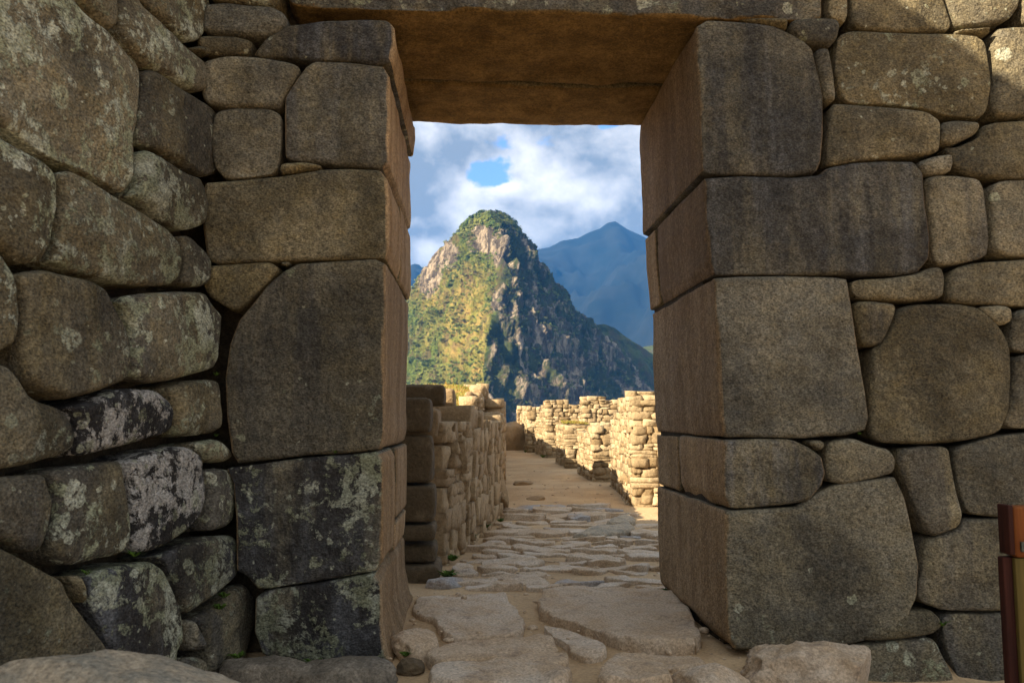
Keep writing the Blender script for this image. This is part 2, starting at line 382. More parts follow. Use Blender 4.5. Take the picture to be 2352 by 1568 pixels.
# ---- doorway wall
T = 0.97
wall = thing('doorway_wall', 'tall wall of fitted grey brown granite blocks pierced by the big trapezoid doorway', 'stone wall', (0.25, 0.3, 0))
def px(*a): return [(a[i], a[i+1]) for i in range(0, len(a), 2)]
# (outline, lichen, dark, warm, depth, jamb?)
door = [
 (px(480,-70, 645,-70, 642,0, 622,12, 560,8, 490,0), .35,.1,.6),
 (px(480,8, 520,3, 560,10, 625,14, 655,30, 658,52, 640,75, 600,85, 540,79, 480,73, 476,45), .12,.35,.1),
 (px(468,80, 540,82, 578,92, 576,106, 565,124, 500,127, 476,120, 460,100), .15,.1,.6),
 (px(475,140, 520,126, 600,130, 670,142, 691,155, 680,182, 655,217, 640,247, 600,249, 520,246, 480,236, 469,190), .08,.3,.35),
 (px(505,255, 540,246, 620,248, 646,262, 646,320, 638,385, 625,400, 560,408, 515,411, 500,380, 495,300), .05,.15,.3),
 (px(642,374, 700,371, 735,377, 742,384, 690,393, 641,399), .05,.1,.7),
 (px(477,609, 550,605, 622,600, 641,616, 610,652, 570,692, 545,712, 528,710, 490,682, 474,650), .06,.2,.7),
 (px(641,603, 668,600, 656,613), .1,.1,.5),
]
jamb = [   # traced to the doorway's edge; depth runs through the wall
 (px(580,124, 608,88, 660,57, 740,46, 840,43, 890,45, 906,60, 908,100, 900,142, 870,149, 800,139, 720,135, 640,131, 600,131), .08,.75,.45, T),
 (px(654,222, 680,182, 702,152, 722,139, 800,141, 880,151, 895,175, 895,300, 892,370, 874,387, 790,381, 730,372, 680,370, 654,362, 652,280), .03,.42,.35, T),
 (px(469,418, 560,412, 640,404, 740,388, 810,386, 872,389, 890,412, 894,460, 894,560, 885,592, 800,596, 700,598, 600,601, 500,606, 475,597, 464,520, 465,450), .03,.10,.55, .45),
 (px(548,735, 575,702, 612,655, 650,622, 682,604, 760,599, 862,593, 886,606, 886,700, 882,850, 880,1000, 872,1032, 800,1041, 700,1046, 600,1059, 545,1064, 530,1040, 520,960, 515,870, 527,790), .10,.38,.35, T),
 (px(518,1076, 600,1064, 700,1051, 800,1044, 867,1037, 880,1060, 880,1200, 877,1290, 862,1312, 780,1327, 700,1340, 620,1352, 590,1352, 565,1322, 541,1312, 540,1200, 535,1110), .42,.75,.30, .43),
 (px(585,1372, 620,1355, 700,1343, 780,1330, 857,1316, 874,1340, 876,1430, 888,1500, 906,1540, 880,1580, 700,1590, 600,1500, 583,1450), .55,.80,.30, T),
 (px(1598,60, 1625,44, 1700,48, 1780,58, 1840,85, 1868,110, 1880,160, 1893,220, 1893,300, 1888,370, 1878,393, 1830,403, 1700,401, 1630,399, 1613,392, 1608,250, 1600,120), .03,.55,.22, T),
 (px(1620,408, 1700,403, 1820,406, 1885,401, 1902,385, 1960,372, 2040,368, 2100,370, 2122,395, 2128,470, 2139,550, 2136,595, 2110,626, 2060,633, 1900,631, 1780,630, 1680,631, 1642,632, 1630,600, 1622,500), .03,.60,.22, .74),
 (px(1642,638, 1700,634, 1800,633, 1920,636, 1948,640, 1958,700, 1972,800, 1990,900, 1998,960, 1990,987, 1950,999, 1850,1006, 1720,1004, 1662,1004, 1654,960, 1646,800), .02,.14,.18, T),
 (px(1662,1009, 1740,1007, 1820,1009, 1860,1027, 1888,1047, 1899,1085, 1890,1115, 1860,1150, 1800,1161, 1720,1167, 1678,1169, 1664,1140, 1660,1060), .03,.62,.45, .58),
 (px(1664,1173, 1750,1169, 1830,1163, 1880,1132, 1920,1112, 2000,1101, 2058,1094, 2080,1140, 2098,1220, 2113,1300, 2108,1370, 2085,1420, 2030,1460, 1950,1483, 1800,1490, 1690,1494, 1674,1470, 1668,1350), .08,.05,.30, T),
]
rightw = [
 (px(1855,1011, 1890,1010, 1899,1022, 1885,1037, 1868,1029), .05,.1,.5),
 (px(1898,1048, 1905,1013, 1960,1005, 2000,1020, 2045,1031, 2061,1055, 2056,1086, 2010,1098, 1940,1113, 1899,1106), .03,.3,.4),
 (px(2062,1030, 2120,1023, 2181,1025, 2188,1070, 2200,1130, 2213,1180, 2205,1210, 2150,1233, 2130,1226, 2098,1160, 2078,1100, 2063,1065), .02,.45,.55),
 (px(2190,1030, 2240,1015, 2300,1000, 2430,985, 2430,1192, 2350,1189, 2260,1186, 2225,1179, 2206,1130, 2195,1080), .02,.08,.3),
 (px(2135,1237, 2205,1215, 2222,1191, 2300,1191, 2430,1194, 2430,1400, 2300,1405, 2170,1403, 2120,1386, 2108,1360, 2118,1310, 2122,1260), .03,.35,.45),
 (px(1976,1470, 1990,1445, 2040,1420, 2090,1403, 2140,1400, 2162,1420, 2166,1440, 2140,1459, 2070,1469, 2000,1473), .12,.3,.5),
 (px(2165,1420, 2190,1410, 2300,1408, 2430,1403, 2430,1640, 2230,1650, 2205,1560, 2172,1480), .12,.45,.4),
 (px(1893,1492, 1980,1481, 2060,1473, 2130,1463, 2150,1470, 2170,1510, 2195,1560, 2200,1650, 1920,1650, 1893,1560), .22,.35,.4),
 (px(2003,800, 2018,795, 2045,745, 2063,707, 2100,698, 2200,696, 2250,706, 2300,752, 2321,790, 2326,870, 2319,950, 2296,996, 2200,1015, 2110,1021, 2020,1016, 2000,1000, 1998,900), .02,.06,.55),
 (px(1963,692, 2000,690, 2055,697, 2059,712, 2041,760, 2025,790, 2000,798, 1978,790, 1968,740), .22,.35,.7),
 (px(1958,642, 2040,637, 2110,627, 2140,613, 2165,612, 2173,640, 2168,686, 2100,692, 2030,690, 1975,686, 1957,670), .03,.2,.5),
 (px(2177,640, 2195,613, 2250,601, 2430,592, 2430,706, 2300,701, 2200,698, 2175,686), .03,.1,.5),
 (px(2248,703, 2300,699, 2326,706, 2326,740, 2300,748, 2290,750, 2265,725), .08,.05,.4),
 (px(2330,710, 2430,708, 2430,808, 2330,809, 2322,780), .05,.3,.3),
 (px(2332,815, 2430,812, 2430,982, 2330,985, 2307,975, 2320,930, 2331,860), .03,.15,.4),
 (px(2125,410, 2150,401, 2200,403, 2250,409, 2262,430, 2270,500, 2275,560, 2268,590, 2200,608, 2160,610, 2145,595, 2140,540, 2132,470), .04,.45,.4),
 (px(2275,430, 2300,413, 2430,409, 2430,590, 2310,589, 2280,576, 2278,500), .06,.1,.35),
 (px(2110,370, 2150,356, 2186,352, 2192,375, 2185,395, 2130,404, 2114,390), .15,.3,.3),
 (px(2163,280, 2200,275, 2257,280, 2245,307, 2190,331, 2163,327), .08,.15,.4),
 (px(2198,337, 2250,315, 2262,281, 2430,270, 2430,407, 2280,411, 2220,401, 2196,385, 2180,356, 2170,337), .06,.2,.55),
 (px(1908,236, 1960,239, 2060,246, 2130,256, 2161,276, 2161,330, 2156,350, 2100,358, 1990,366, 1910,381, 1898,376, 1902,300), .22,.08,.5),
 (px(1925,80, 1960,68, 2100,75, 2240,78, 2266,95, 2275,150, 2279,200, 2271,250, 2256,271, 2180,266, 2120,246, 2040,239, 1950,236, 1930,216, 1918,150), .30,.15,.6),
 (px(2285,66, 2340,59, 2430,58, 2430,266, 2290,269, 2278,240, 2284,160), .12,.05,.45),
 (px(1873,115, 1890,108, 1905,112, 1912,150, 1922,215, 1918,233, 1898,233, 1888,190, 1878,150), .05,.3,.4),
 (px(1818,45, 1870,40, 1920,42, 1931,60, 1925,90, 1905,108, 1860,101, 1832,91, 1815,70), .25,.25,.35),
 (px(1690,43, 1760,40, 1810,43, 1812,66, 1780,61, 1730,52), .08,.1,.7),
 (px(1908,-70, 1945,-70, 1951,25, 1945,51, 1925,46, 1904,36), .1,.2,.5),
 (px(1955,-70, 2150,-70, 2170,0, 2189,55, 2178,73, 2080,73, 1960,66, 1955,20), .15,.2,.6),
 (px(2158,-70, 2350,-70, 2345,10, 2320,46, 2260,59, 2197,63, 2187,30), .35,.1,.45),
 (px(2355,-70, 2430,-70, 2430,54, 2352,53, 2350,20), .2,.1,.5),
 (px(2192,69, 2270,65, 2281,76, 2200,77), .2,.1,.5),
]
sd_ = 100
def add_block(outline, li, dk, wm, fr, root, name='stone_block', bounce_tan=0.0, **k):
    global sd_
    sd_ += 1
    P2 = fr.from_px(outline) if isinstance(outline, list) else outline
    o = cut_stone(name, P2, fr, root, M_GR, seed=sd_, **k)
    o.color = (li, dk, wm, bounce_tan)
    return o
for a, li, dk, wm in door: a = [(x-12, y) if x < 515 else (x, y) for x, y in a]; add_block(a, li, dk, wm, FD, wall, depth=.30, bulge=.009, r=.014, gap=-.001, edge=.0018, facet=.010, rough=.006)
for a, li, dk, wm, dp in jamb: add_block(a, li, dk, wm, FD, wall, depth=dp, bounce_tan=(.92 if min(q[0] for q in a) < 1000 else .62), bulge=.006, r=.016, gap=-.001, edge=.0015, ch=0, back_round=True, side=.035, facet=.004, rough=.006)
for a, li, dk, wm in rightw: add_block(a, li, dk, wm, FD, wall, depth=.30, bulge=.009, r=.014, gap=-.001, edge=.0018, facet=.010, rough=.006)
# lintels
zl = float(atY(1250, 36, 0)[2])
x0 = float(atY(652, 30, 0)[0]); x1 = float(atY(1896, 30, 0)[0])
o = add_block(np.array([[x0, zl+.30], [x0-.01, zl+.06], [x0+.03, zl+.004], [x0+.3, zl], [.3, zl+.002], [x1-.3, zl-.002], [x1-.02, zl], [x1, zl+.03], [x1-.005, zl+.30]]), .22, .45, .30, FD, wall, 'lintel', bounce_tan=1.0, depth=.515, r=.014, bulge=.004, ch=1, side=.035, back_round=True, rough=.010)
for v_ in o.data.vertices: v_.co.z -= .066*max(0, v_.co.y+.3-.02)          # its underside dips towards the back
FD2 = Frame((0, .545, 0), (1, 0, 0), (0, 0, 1))
add_block(np.array([[-.62, zl+.27], [-.62, zl-.030], [-.1, zl-.028], [.3, zl-.034], [.8, zl-.026], [1.15, zl-.024], [1.15, zl+.27]]), .0, .1, .6, FD2, wall, 'lintel', bounce_tan=1.0, depth=.43, r=.02, bulge=.003, ch=1, side=.035, rough=.010)
# rear jamb stones, behind the shallower front ones
def rear(pxs, side, Y0, Y1, li=.02, dk=.15, wm=.6):
    """pxs: jamb edge of the stone in the front picture, top to bottom"""
    e = [FD.from_px([p])[0] for p in pxs]; z1, z0 = e[0][1]-.004, e[-1][1]+.004
    s = 1 if side == 'l' else -1
    fr = Frame((0, Y0, 0), (1, 0, 0), (0, 0, 1))
    ed = [(p[0]+s*.0, p[1]) for p in e]; ed[0] = (ed[0][0], z1); ed[-1] = (ed[-1][0], z0)
    P2 = np.array(ed+[(ed[-1][0]-s*.4, z0), (ed[0][0]-s*.4, z1)])
    add_block(P2, li, dk, wm, fr, wall, 'stone_block', bounce_tan=.9 if side == 'l' else .62, depth=Y1-Y0, r=.014, gap=-.001, edge=.001, bulge=.003, ch=0, side=.035, back_round=True)
rear([(893, 390), (894, 560), (888, 596)], 'l', .455, T)
rear([(880, 1037), (882, 1120), (880, 1230)], 'l', .435, T)
rear([(880, 1236), (878, 1280), (874, 1318)], 'l', .435, .90)
rear([(1618, 408), (1622, 500), (1636, 630)], 'r', .748, T)
rear([(1660, 1009), (1662, 1060), (1664, 1168)], 'r', .588, T)
rear([(906, 48), (908, 90), (900, 145)], 'l', T+.002, T+.05)
# stones of the same wall outside the picture (needed for its top, its shade and side views)
def fill(fr, root, u0, u1, v0, v1, ru, rv, rs, **k):
    v = v0
    while v < v1-.06:
        hv = min(rs.uniform(*rv), v1-v); u = u0+rs.uniform(-.1, 0)
        if v1-v-hv < .1: hv = v1-v
        while u < u1-.05:
            lu = min(rs.uniform(*ru), u1-u+.01); j = lambda: rs.uniform(-.02, .02)
            add_block(np.array([[u+j()*.3, v], [u+lu*.5, v+j()*.6], [u+lu+j()*.3, v], [u+lu, v+hv*.5], [u+lu+j()*.3, v+hv], [u+lu*.5, v+hv+j()*.6], [u+j()*.3, v+hv], [u, v+hv*.5]]), rs.uniform(.05, .4), rs.uniform(.1, .5), rs.uniform(.2, .7), fr, root, g=.035, depth=.28, r=.04, bulge=.02, side=.24, **k)
            u += lu
        v += hv
rs = np.random.RandomState(5)
ztop = float(atY(1200, -70, 0)[2])
fill(FD, wall, -1.35, 2.9, ztop, 3.0, (.35, .6), (.28, .4), rs)
fill(FD, wall, float(atY(2430, 500, 0)[0]), 2.9, -.1, ztop, (.35, .55), (.28, .42), rs)
def box(name, lo, hi, mat, parent=None, origin=(0, 0, 0), nz=False):
    x0, y0, z0 = lo; x1, y1, z1 = hi
    V = [(x0, y0, z0), (x1, y0, z0), (x1, y1, z0), (x0, y1, z0), (x0, y0, z1), (x1, y0, z1), (x1, y1, z1), (x0, y1, z1)]
    return np.array(V, float), [(0, 3, 2, 1), (4, 5, 6, 7), (0, 1, 5, 4), (1, 2, 6, 5), (2, 3, 7, 6), (3, 0, 4, 7)]
def join(parts):
    V, Fc, n = [], [], 0
    for v, f in parts: V.append(v); Fc += [tuple(i+n for i in q) for q in f]; n += len(v)
    return np.vstack(V), Fc
bl, br = box('', (-2.3, .16, -.3), (-.34, .93, 2.95), None), box('', (.88, .16, -.3), (2.88, .93, 2.95), None)
for i in (4, 7): br[0][i][0] = .765
V, Fc = join([bl, br, box('', (-.338, .16, zl+.29), (.80, .93, 2.94), None)])
mesh_obj('wall_core', V, Fc, M_CORE, wall, smooth=False)

# ---- left wall
lw = thing('polygonal_wall', 'mossy lichen spotted wall of irregular fitted stones running towards the viewer on the left', 'stone wall', c_bot*np.array([1, 1, 0]))
left = [
 (px(-70,-70, 150,-70, 168,-5, 182,12, 217,44, 264,88, 320,142, 329,167, 327,250, 314,330, 317,370, 311,417, 292,446, 272,438, 200,397, 130,372, 60,327, 8,292, -70,235), .52,.05,.45),
 (px(158,-70, 262,-70, 272,-20, 271,50, 262,72, 248,77, 225,57, 195,26, 172,0), .35,.2,.6),
 (px(272,-70, 305,-70, 318,0, 360,36, 400,76, 435,107, 471,143, 473,175, 469,207, 455,216, 420,201, 385,177, 340,156, 315,127, 287,102, 276,77, 273,50), .45,.25,.5),
 (px(312,-70, 474,-70, 477,40, 466,76, 450,98, 430,103, 395,70, 350,25, 320,-8), .45,.15,.6),
 (px(432,106, 452,99, 470,119, 475,131, 465,139, 445,123), .2,.1,.7),
 (px(333,159, 350,153, 385,177, 430,207, 470,237, 490,262, 493,300, 499,385, 490,405, 465,409, 440,396, 405,371, 365,346, 325,336, 318,305, 322,250, 328,190), .28,.35,.5),
 (px(317,346, 340,337, 375,356, 415,386, 450,406, 465,427, 467,480, 462,521, 440,533, 405,529, 380,513, 350,482, 320,466, 295,451, 312,422, 317,380), .42,.35,.45),
 (px(-70,240, 0,306, 60,341, 100,361, 126,391, 135,430, 131,500, 119,570, 100,606, 75,613, 40,609, 20,586, 0,572, -70,550), .42,.15,.6),
 (px(134,391, 165,385, 205,406, 250,436, 300,463, 345,491, 390,521, 415,556, 421,600, 415,641, 395,659, 340,663, 280,656, 215,637, 160,621, 118,606, 126,560, 133,500, 137,450), .46,.15,.5),
 (px(413,536, 440,535, 465,571, 479,600, 478,640, 465,661, 435,663, 418,651, 425,600, 419,560), .3,.3,.5),
 (px(-70,562, 5,576, 20,601, 36,626, 46,661, 53,720, 49,770, 36,801, 0,816, -70,820), .3,.15,.55),
 (px(40,626, 70,616, 105,613, 160,626, 215,638, 246,656, 260,691, 291,746, 298,790, 296,850, 286,881, 240,901, 190,916, 150,923, 95,906, 60,881, 50,841, 49,800, 53,720, 47,660), .22,.3,.55),
 (px(266,690, 290,673, 340,666, 410,664, 465,666, 490,691, 511,721, 511,760, 505,831, 495,851, 440,866, 390,879, 340,881, 301,869, 299,820, 301,750, 281,711), .45,.35,.45),
 (px(-70,828, 20,829, 46,861, 66,896, 100,916, 145,931, 170,961, 179,1000, 175,1031, 150,1049, 100,1063, 40,1079, -70,1092), .34,.3,.5),
 (px(153,931, 210,911, 260,891, 310,886, 365,891, 395,916, 405,950, 401,986, 385,1001, 330,1016, 260,1036, 200,1051, 178,1049, 182,1000, 172,956), .90,.95,.3),
 (px(391,888, 420,871, 465,866, 499,866, 506,900, 513,950, 511,986, 490,999, 440,1006, 410,1001, 405,960, 399,916), .42,.3,.5),
 (px(444,1012, 500,1001, 519,1026, 523,1050, 515,1063, 470,1067, 450,1051), .45,.3,.4),
 (px(-70,1096, 0,1087, 60,1082, 105,1081, 116,1110, 129,1150, 123,1200, 109,1250, 95,1273, 60,1271, 40,1256, 0,1241, -70,1226), .28,.4,.5),
 (px(120,1076, 180,1063, 240,1056, 280,1051, 291,1080, 296,1140, 303,1200, 299,1256, 280,1279, 230,1287, 185,1301, 155,1303, 115,1281, 111,1250, 129,1180, 131,1130), .34,.35,.5),
 (px(291,1056, 330,1036, 390,1020, 430,1018, 450,1041, 463,1100, 463,1160, 441,1216, 400,1247, 350,1271, 315,1273, 303,1240, 301,1170, 299,1110), .80,1.0,.2),
 (px(459,1076, 490,1069, 525,1076, 534,1110, 531,1160, 526,1196, 510,1216, 475,1223, 466,1200, 468,1130), .62,.5,.3),
 (px(-70,1232, 0,1246, 50,1271, 100,1301, 140,1320, 156,1350, 190,1401, 230,1451, 264,1501, 262,1620, -70,1660), .22,.3,.6),
 (px(149,1316, 185,1311, 201,1346, 203,1390, 190,1386, 165,1351), .1,.2,.7),
 (px(201,1321, 235,1301, 300,1286, 350,1281, 380,1301, 401,1351, 419,1401, 423,1470, 408,1505, 420,1590, 300,1620, 262,1500, 230,1441, 206,1391), .60,.85,.35),
 (px(358,1276, 410,1251, 470,1226, 530,1221, 539,1260, 539,1310, 521,1341, 470,1381, 432,1416, 419,1401, 406,1346, 386,1297), .58,.75,.35),
 (px(446,1418, 490,1386, 530,1341, 550,1331, 573,1370, 576,1440, 560,1492, 548,1560, 470,1560, 461,1490), .22,.5,.4),
 (px(425,1421, 446,1414, 460,1470, 456,1500, 434,1497), .25,.5,.3),
 (px(425,1503, 456,1503, 466,1560, 430,1580), .25,.5,.4),
]
for a, li, dk, wm in left:
    a = [(x+11, y) if x > 448 and not 690 < y < 1010 else (x, y) for x, y in a]
    add_block(a, li, dk, wm, FL, lw, depth=.30, bulge=.010, r=.018, gap=.0045, edge=.002, g=.0125, facet=.013, rough=.006)
# the rest of it above and beside the picture
uL = min(FL.from_px([(-70, 700)])[0][0], FL.from_px([(-70, 1300)])[0][0])
sgn = 1
vT = float(FL.from_px([(300, -70)])[0][1])
uvals = FL.from_px([(474, 0), (-70, 500)])
ua, ub = sorted((float(uvals[0][0]), float(uvals[1][0])))
LH = 3.94
if uvals[1][0] < uvals[0][0]:
    fill(FL, lw, -3.9, ub+.02, vT+.22, LH, (.4, .7), (.32, .5), rs); fill(FL, lw, -3.9, ua-.01, -.45, vT+.22, (.4, .7), (.32, .5), rs)
    P2 = FL.from_px(px(-70,-70, 476,-70)); P2 = np.array([[P2[0][0], P2[0][1]], [P2[1][0], P2[1][1]], [P2[1][0]+.01, vT+.22], [P2[0][0]-.2, vT+.22]])
    add_block(P2, .3, .2, .5, FL, lw, depth=.28, g=.03, side=.2)
Vc = []
for u in (-3.85, .02):
    for h in (-.14, -.60):
        for v in (-.45, LH-.05): Vc.append(FL.w(np.array([[u, v]]), [h])[0])
mesh_obj('wall_core', np.array(Vc), [(0, 1, 3, 2), (4, 6, 7, 5), (0, 4, 5, 1), (2, 3, 7, 6), (0, 2, 6, 4), (1, 5, 7, 3)], M_CORE, lw, smooth=False)

# ------------------------------------------------------------------ ground
def gz(X, Y):
    """height of the trodden ground"""
    X = np.atleast_1d(X).astype(float); Y = np.atleast_1d(Y).astype(float)
    p = np.stack([X, Y, X*0], 1)
    z = .012*fbm(p*1.3, 3)+.008*fbm(p*6, 3)-.01
    z -= .09*sstep(X, 1.0, 1.22)*(1-sstep(Y, -.04, .1))+.045*(1-sstep(X, -.42, -.3))*(1-sstep(Y, .0, .15))
    r = np.hypot(X-1, Y-20)
    drop = sstep(r, 48, 95)*9+sstep(r, 80, 600)*170+sstep(r, 400, 3000)*60
    return z*(r < 60)-drop+sstep(r, 120, 400)*fbm(p*.01, 5)*18
def ground():
    xs = np.concatenate([-np.geomspace(9000, 7, 44), np.linspace(-6, -1.6, 18), np.arange(-1.5, 2.9, .035), np.linspace(3, 8, 22), np.geomspace(9, 9000, 44)])
    ys = np.concatenate([-np.geomspace(9000, 7, 40), np.linspace(-6, -1.6, 20), np.arange(-1.5, 6.0, .035), np.linspace(6.1, 45, 120), np.geomspace(46, 12000, 70)])
    X, Y = np.meshgrid(xs, ys); Z = gz(X.ravel(), Y.ravel()); nx, ny = len(xs), len(ys)
    V = np.stack([X.ravel(), Y.ravel(), Z], 1); idx = np.arange(nx*ny).reshape(ny, nx)
    Fc = np.stack([idx[:-1, :-1], idx[:-1, 1:], idx[1:, 1:], idx[1:, :-1]], -1).reshape(-1, 4).tolist()
    set_meta(mesh_obj('ground', V, Fc, M_DIRT), kind='structure')
ground()

M_GREY = plain('grey_brown_rock', (0.26, 0.225, 0.175), .9, 14, .45)
M_BOULD = plain('pale_granite_boulder', (0.43, 0.35, 0.245), .85, 16, .3, (0.27, 0.245, 0.19))
# ---- threshold slabs (outlines read off the ground)
FG = Frame((0, 0, 0), (1, 0, 0), (0, 1, 0))
def q5(*a): return [((970+a[i]/3.2194)*.9408, (1180+a[i+1]/3.2194)*.9408) for i in range(0, len(a), 2)]
def slab(name, outline, label, cat, h=.035, grp=None, mat=None, **k):
    global sd_
    sd_ += 1
    P2 = FG.from_px(outline); c = P2.mean(0)
    kw = dict(depth=h+.08, r=.010, sag=.008, bulge=.002, rough=.008, edge=.016, ch=1, facet=.014, gap=0, g=.013, lift=h, side=.05); kw.update(k)
    o = cut_stone(name, P2, FG, None, mat or M_FLAG, seed=sd_, origin=(c[0], c[1], 0), **kw)
    return set_meta(o, label, cat, grp)
slab('threshold_slab', q5(95,930, 330,880, 640,878, 860,885, 930,960, 1050,1150, 1040,1205, 900,1250, 690,1248, 440,1250, 345,1230, 250,1110, 110,1040), 'broad flat pale slab at the left half of the doorway threshold', 'stone slab', h=.016)
slab('threshold_slab', q5(1085,945, 1180,885, 1700,868, 2100,865, 2300,1000, 2450,1345, 2100,1350, 1850,1340, 1690,1300, 1530,1225, 1400,1180, 1180,1105, 1085,1050), 'largest flat slab filling the right half of the doorway threshold', 'stone slab', h=.034)
slab('threshold_slab', q5(1130,1120, 1400,1190, 1530,1232, 1700,1305, 1660,1390, 1560,1420, 1440,1410, 1330,1360, 1280,1262, 1215,1240, 1150,1185), 'low broken ledge stone in front of the largest threshold slab', 'stone slab', h=.02)
slab('step_stone', q5(200,1400, 330,1320, 600,1275, 1000,1245, 1170,1238, 1260,1300, 1290,1370, 1100,1415, 900,1440, 640,1480, 270,1495), 'smooth grey worn slab just before the left threshold slab', 'stone slab', h=.025)
slab('step_stone', q5(260,1515, 640,1505, 900,1450, 1290,1425, 1390,1440, 1400,1500, 1300,1540, 1450,1580, 1350,1700, 200,1700), 'smooth grey slab at the very bottom middle of the picture', 'stone slab', h=.04)
slab('step_stone', q5(1560,1540, 1700,1460, 1990,1450, 2120,1510, 2200,1600, 2200,1690, 1540,1690), 'rounded pale slab at the bottom edge right of the middle', 'stone slab', h=.05)
slab('step_stone', q5(1740,1340, 1900,1352, 2400,1352, 2500,1440, 2180,1500, 2000,1440, 1700,1445, 1640,1420), 'grey speckled slab lying before the foot of the right jamb', 'stone slab', h=.012)

# ---- paving beyond the doorway
pv = bpy.data.objects.new('paved_path', None); COL.objects.link(pv); pv.location = (.4, 2.5, 0); set_meta(pv, kind='structure')
rs = np.random.RandomState(21)
def wall_x(D): return float(np.interp(D, [3.7, 4.6, 5.6, 6.6, 11, 19], [-.20, -.05, .06, .25, .40, .52]))
def pave_right(D): return float(np.interp(D, [3.7, 4.8, 5.3, 5.9, 6.3, 7.4], [1.25, 1.3, 1.22, 1.2, 1.1, 1.22]))
Dv = 3.72; n = 0; row = 0
while Dv < 7.45:
    dh = rs.uniform(.10, .19)*(.75+.13*(Dv-3.7)); x = wall_x(Dv)+rs.uniform(0, .12); R_ = pave_right(Dv)+rs.uniform(-.08, .08)
    while x < R_-.06:
        lx = rs.uniform(.13, .40)*(.9+.1*(Dv-3.7)); y0 = Dv-2.65+rs.uniform(-.03, .03)
        skip = Dv < 6.2 and rs.rand() < .10
        if not skip and n < 98:
            m_ = rs.randint(5, 9); ang = np.sort(np.linspace(0, 2*math.pi, m_, endpoint=False)+rs.uniform(-.28, .28, m_))
            ex = 0.62
            rad = rs.uniform(.86, 1.12, m_)
            P2 = np.stack([x+lx/2+np.sign(np.cos(ang))*np.abs(np.cos(ang))**ex*lx*.57*rad, y0+dh/2+np.sign(np.sin(ang))*np.abs(np.sin(ang))**ex*dh*.64*rad], 1)
            hgt = rs.uniform(-.004, .018) if Dv < 6 else rs.uniform(.008, .035)
            sd_ += 1
            cut_stone('paving_stone', P2, FG, pv, M_FLAG, seed=sd_, depth=.09, r=.007, sag=.006, bulge=.001, rough=.009, edge=.006, g=.015, lift=hgt, side=.07, ch=1, tilt=(rs.uniform(-.10, .10), rs.uniform(-.14, .06)), facet=.006)
            n += 1
        x += lx+rs.uniform(-.004, .012)
    Dv += dh; row += 1
for i, (a, lab) in enumerate(((q5(1330,445, 1500,380, 1840,330, 1885,370, 1870,400, 1700,425, 1500,455), 'long rounded pale kerb stone, nearer of the two at the right edge of the paving'), (q5(1610,345, 1700,290, 1830,248, 1880,300, 1885,330, 1700,345), 'pale kerb stone lying behind the longer one at the right edge of the paving'))):
    slab('kerb_stone', a, lab, 'kerb stone', h=.032, mat=M_BOULD, r=.02, sag=.018, bulge=.002, rough=.008)

# ---- loose rocks
def rock(name, c, size, label, cat, seed, mat=None, rotz=0, amp=.22, sub=48, flat=.35, color=(.1, .1, .3, 0), cube=.45, tiltx=0):
    n = sub; u = np.linspace(0, 1, n*2, endpoint=False)*2*math.pi; v = np.linspace(-1, 1, n)*math.pi/2*.999
    U, Vv = np.meshgrid(u, v); d = np.stack([np.cos(Vv)*np.cos(U), np.cos(Vv)*np.sin(U), np.sin(Vv)], -1).reshape(-1, 3)
    mx = np.abs(d).max(1)[:, None]; s = d*(1-cube)+d/mx*cube*.8
    s = s*(1+amp*fbm(d*1.3+seed*3.1, 4, .5)+amp*.25*fbm(d*4+seed, 3, .5, True))[:, None]
    rsx = np.random.RandomState(seed)
    for k in range(7):                                     # broken facets
        nrm = rsx.normal(size=3); nrm /= np.linalg.norm(nrm); lim = rsx.uniform(.62, .86)
        dd = s@nrm; s = s-np.maximum(dd-lim, 0)[:, None]*nrm*.85
    s = s*np.array(size)
    cz, sz = math.cos(rotz), math.sin(rotz); ct, st = math.cos(tiltx), math.sin(tiltx)
    s = s@np.array([[1, 0, 0], [0, ct, st], [0, -st, ct]]); s = s@np.array([[cz, sz, 0], [-sz, cz, 0], [0, 0, 1]])
    s = s+.006*fbm(s*9+seed, 3)[:, None]*d
    V = s+np.array(c); m2 = 2*n; idx = np.arange(n*m2).reshape(n, m2)
    Fc = np.stack([idx[:-1], np.roll(idx, -1, 1)[:-1], np.roll(idx, -1, 1)[1:], idx[1:]], -1).reshape(-1, 4).tolist()
    o = mesh_obj(name, V, Fc, mat or M_FLAG, None, (c[0], c[1], 0)); o.color = color
    return set_meta(o, label, cat)
def rk(x, y, z=0.0): p = atZ(x, y, z); return (float(p[0]), float(p[1]), z)
rock('boulder', (-.63, -1.45, .105), (.46, .34, .325), 'large smooth pale boulder at the bottom left corner of the picture', 'boulder', 3, M_BOULD, .1, .10, 60, cube=.2)
rock('boulder', (-1.22, -1.35, .10), (.20, .25, .27), 'pale rock peeping in at the lower left edge beside the big boulder', 'boulder', 5, M_BOULD, .3, .14)
p = rk(1840, 1560); rock('rock', (p[0]+.02, -.24, .0), (.21, .14, .115), 'large angular pale rock before the foot of the right jamb', 'rock', 8, M_FLAG, -.25, .34, 56)
p = rk(1620, 1560); rock('rock', (p[0], -.32, .0), (.13, .13, .085), 'small pale block left of the large angular rock', 'rock', 12, M_FLAG, .2, .15)
p = rk(2010, 1560); rock('rock', (p[0]-.02, -.42, -.09), (.16, .12, .09), 'low pale rock at the bottom edge right of the large angular rock', 'rock', 13, M_FLAG, .1, .15)
rock('rock', (1.60, -.40, -.10), (.22, .14, .10), 'low rounded rock at the bottom edge near the wooden post', 'rock', 14, M_FLAG, .1, .15)
p = rk(640, 1530); rock('rock', (p[0], -.11, -.015), (.17, .10, .075), 'brown flattish rock at the base of the left pillar, farther from the door', 'rock', 15, M_GREY, .1, .2, color=(.1, .1, .3, 0))
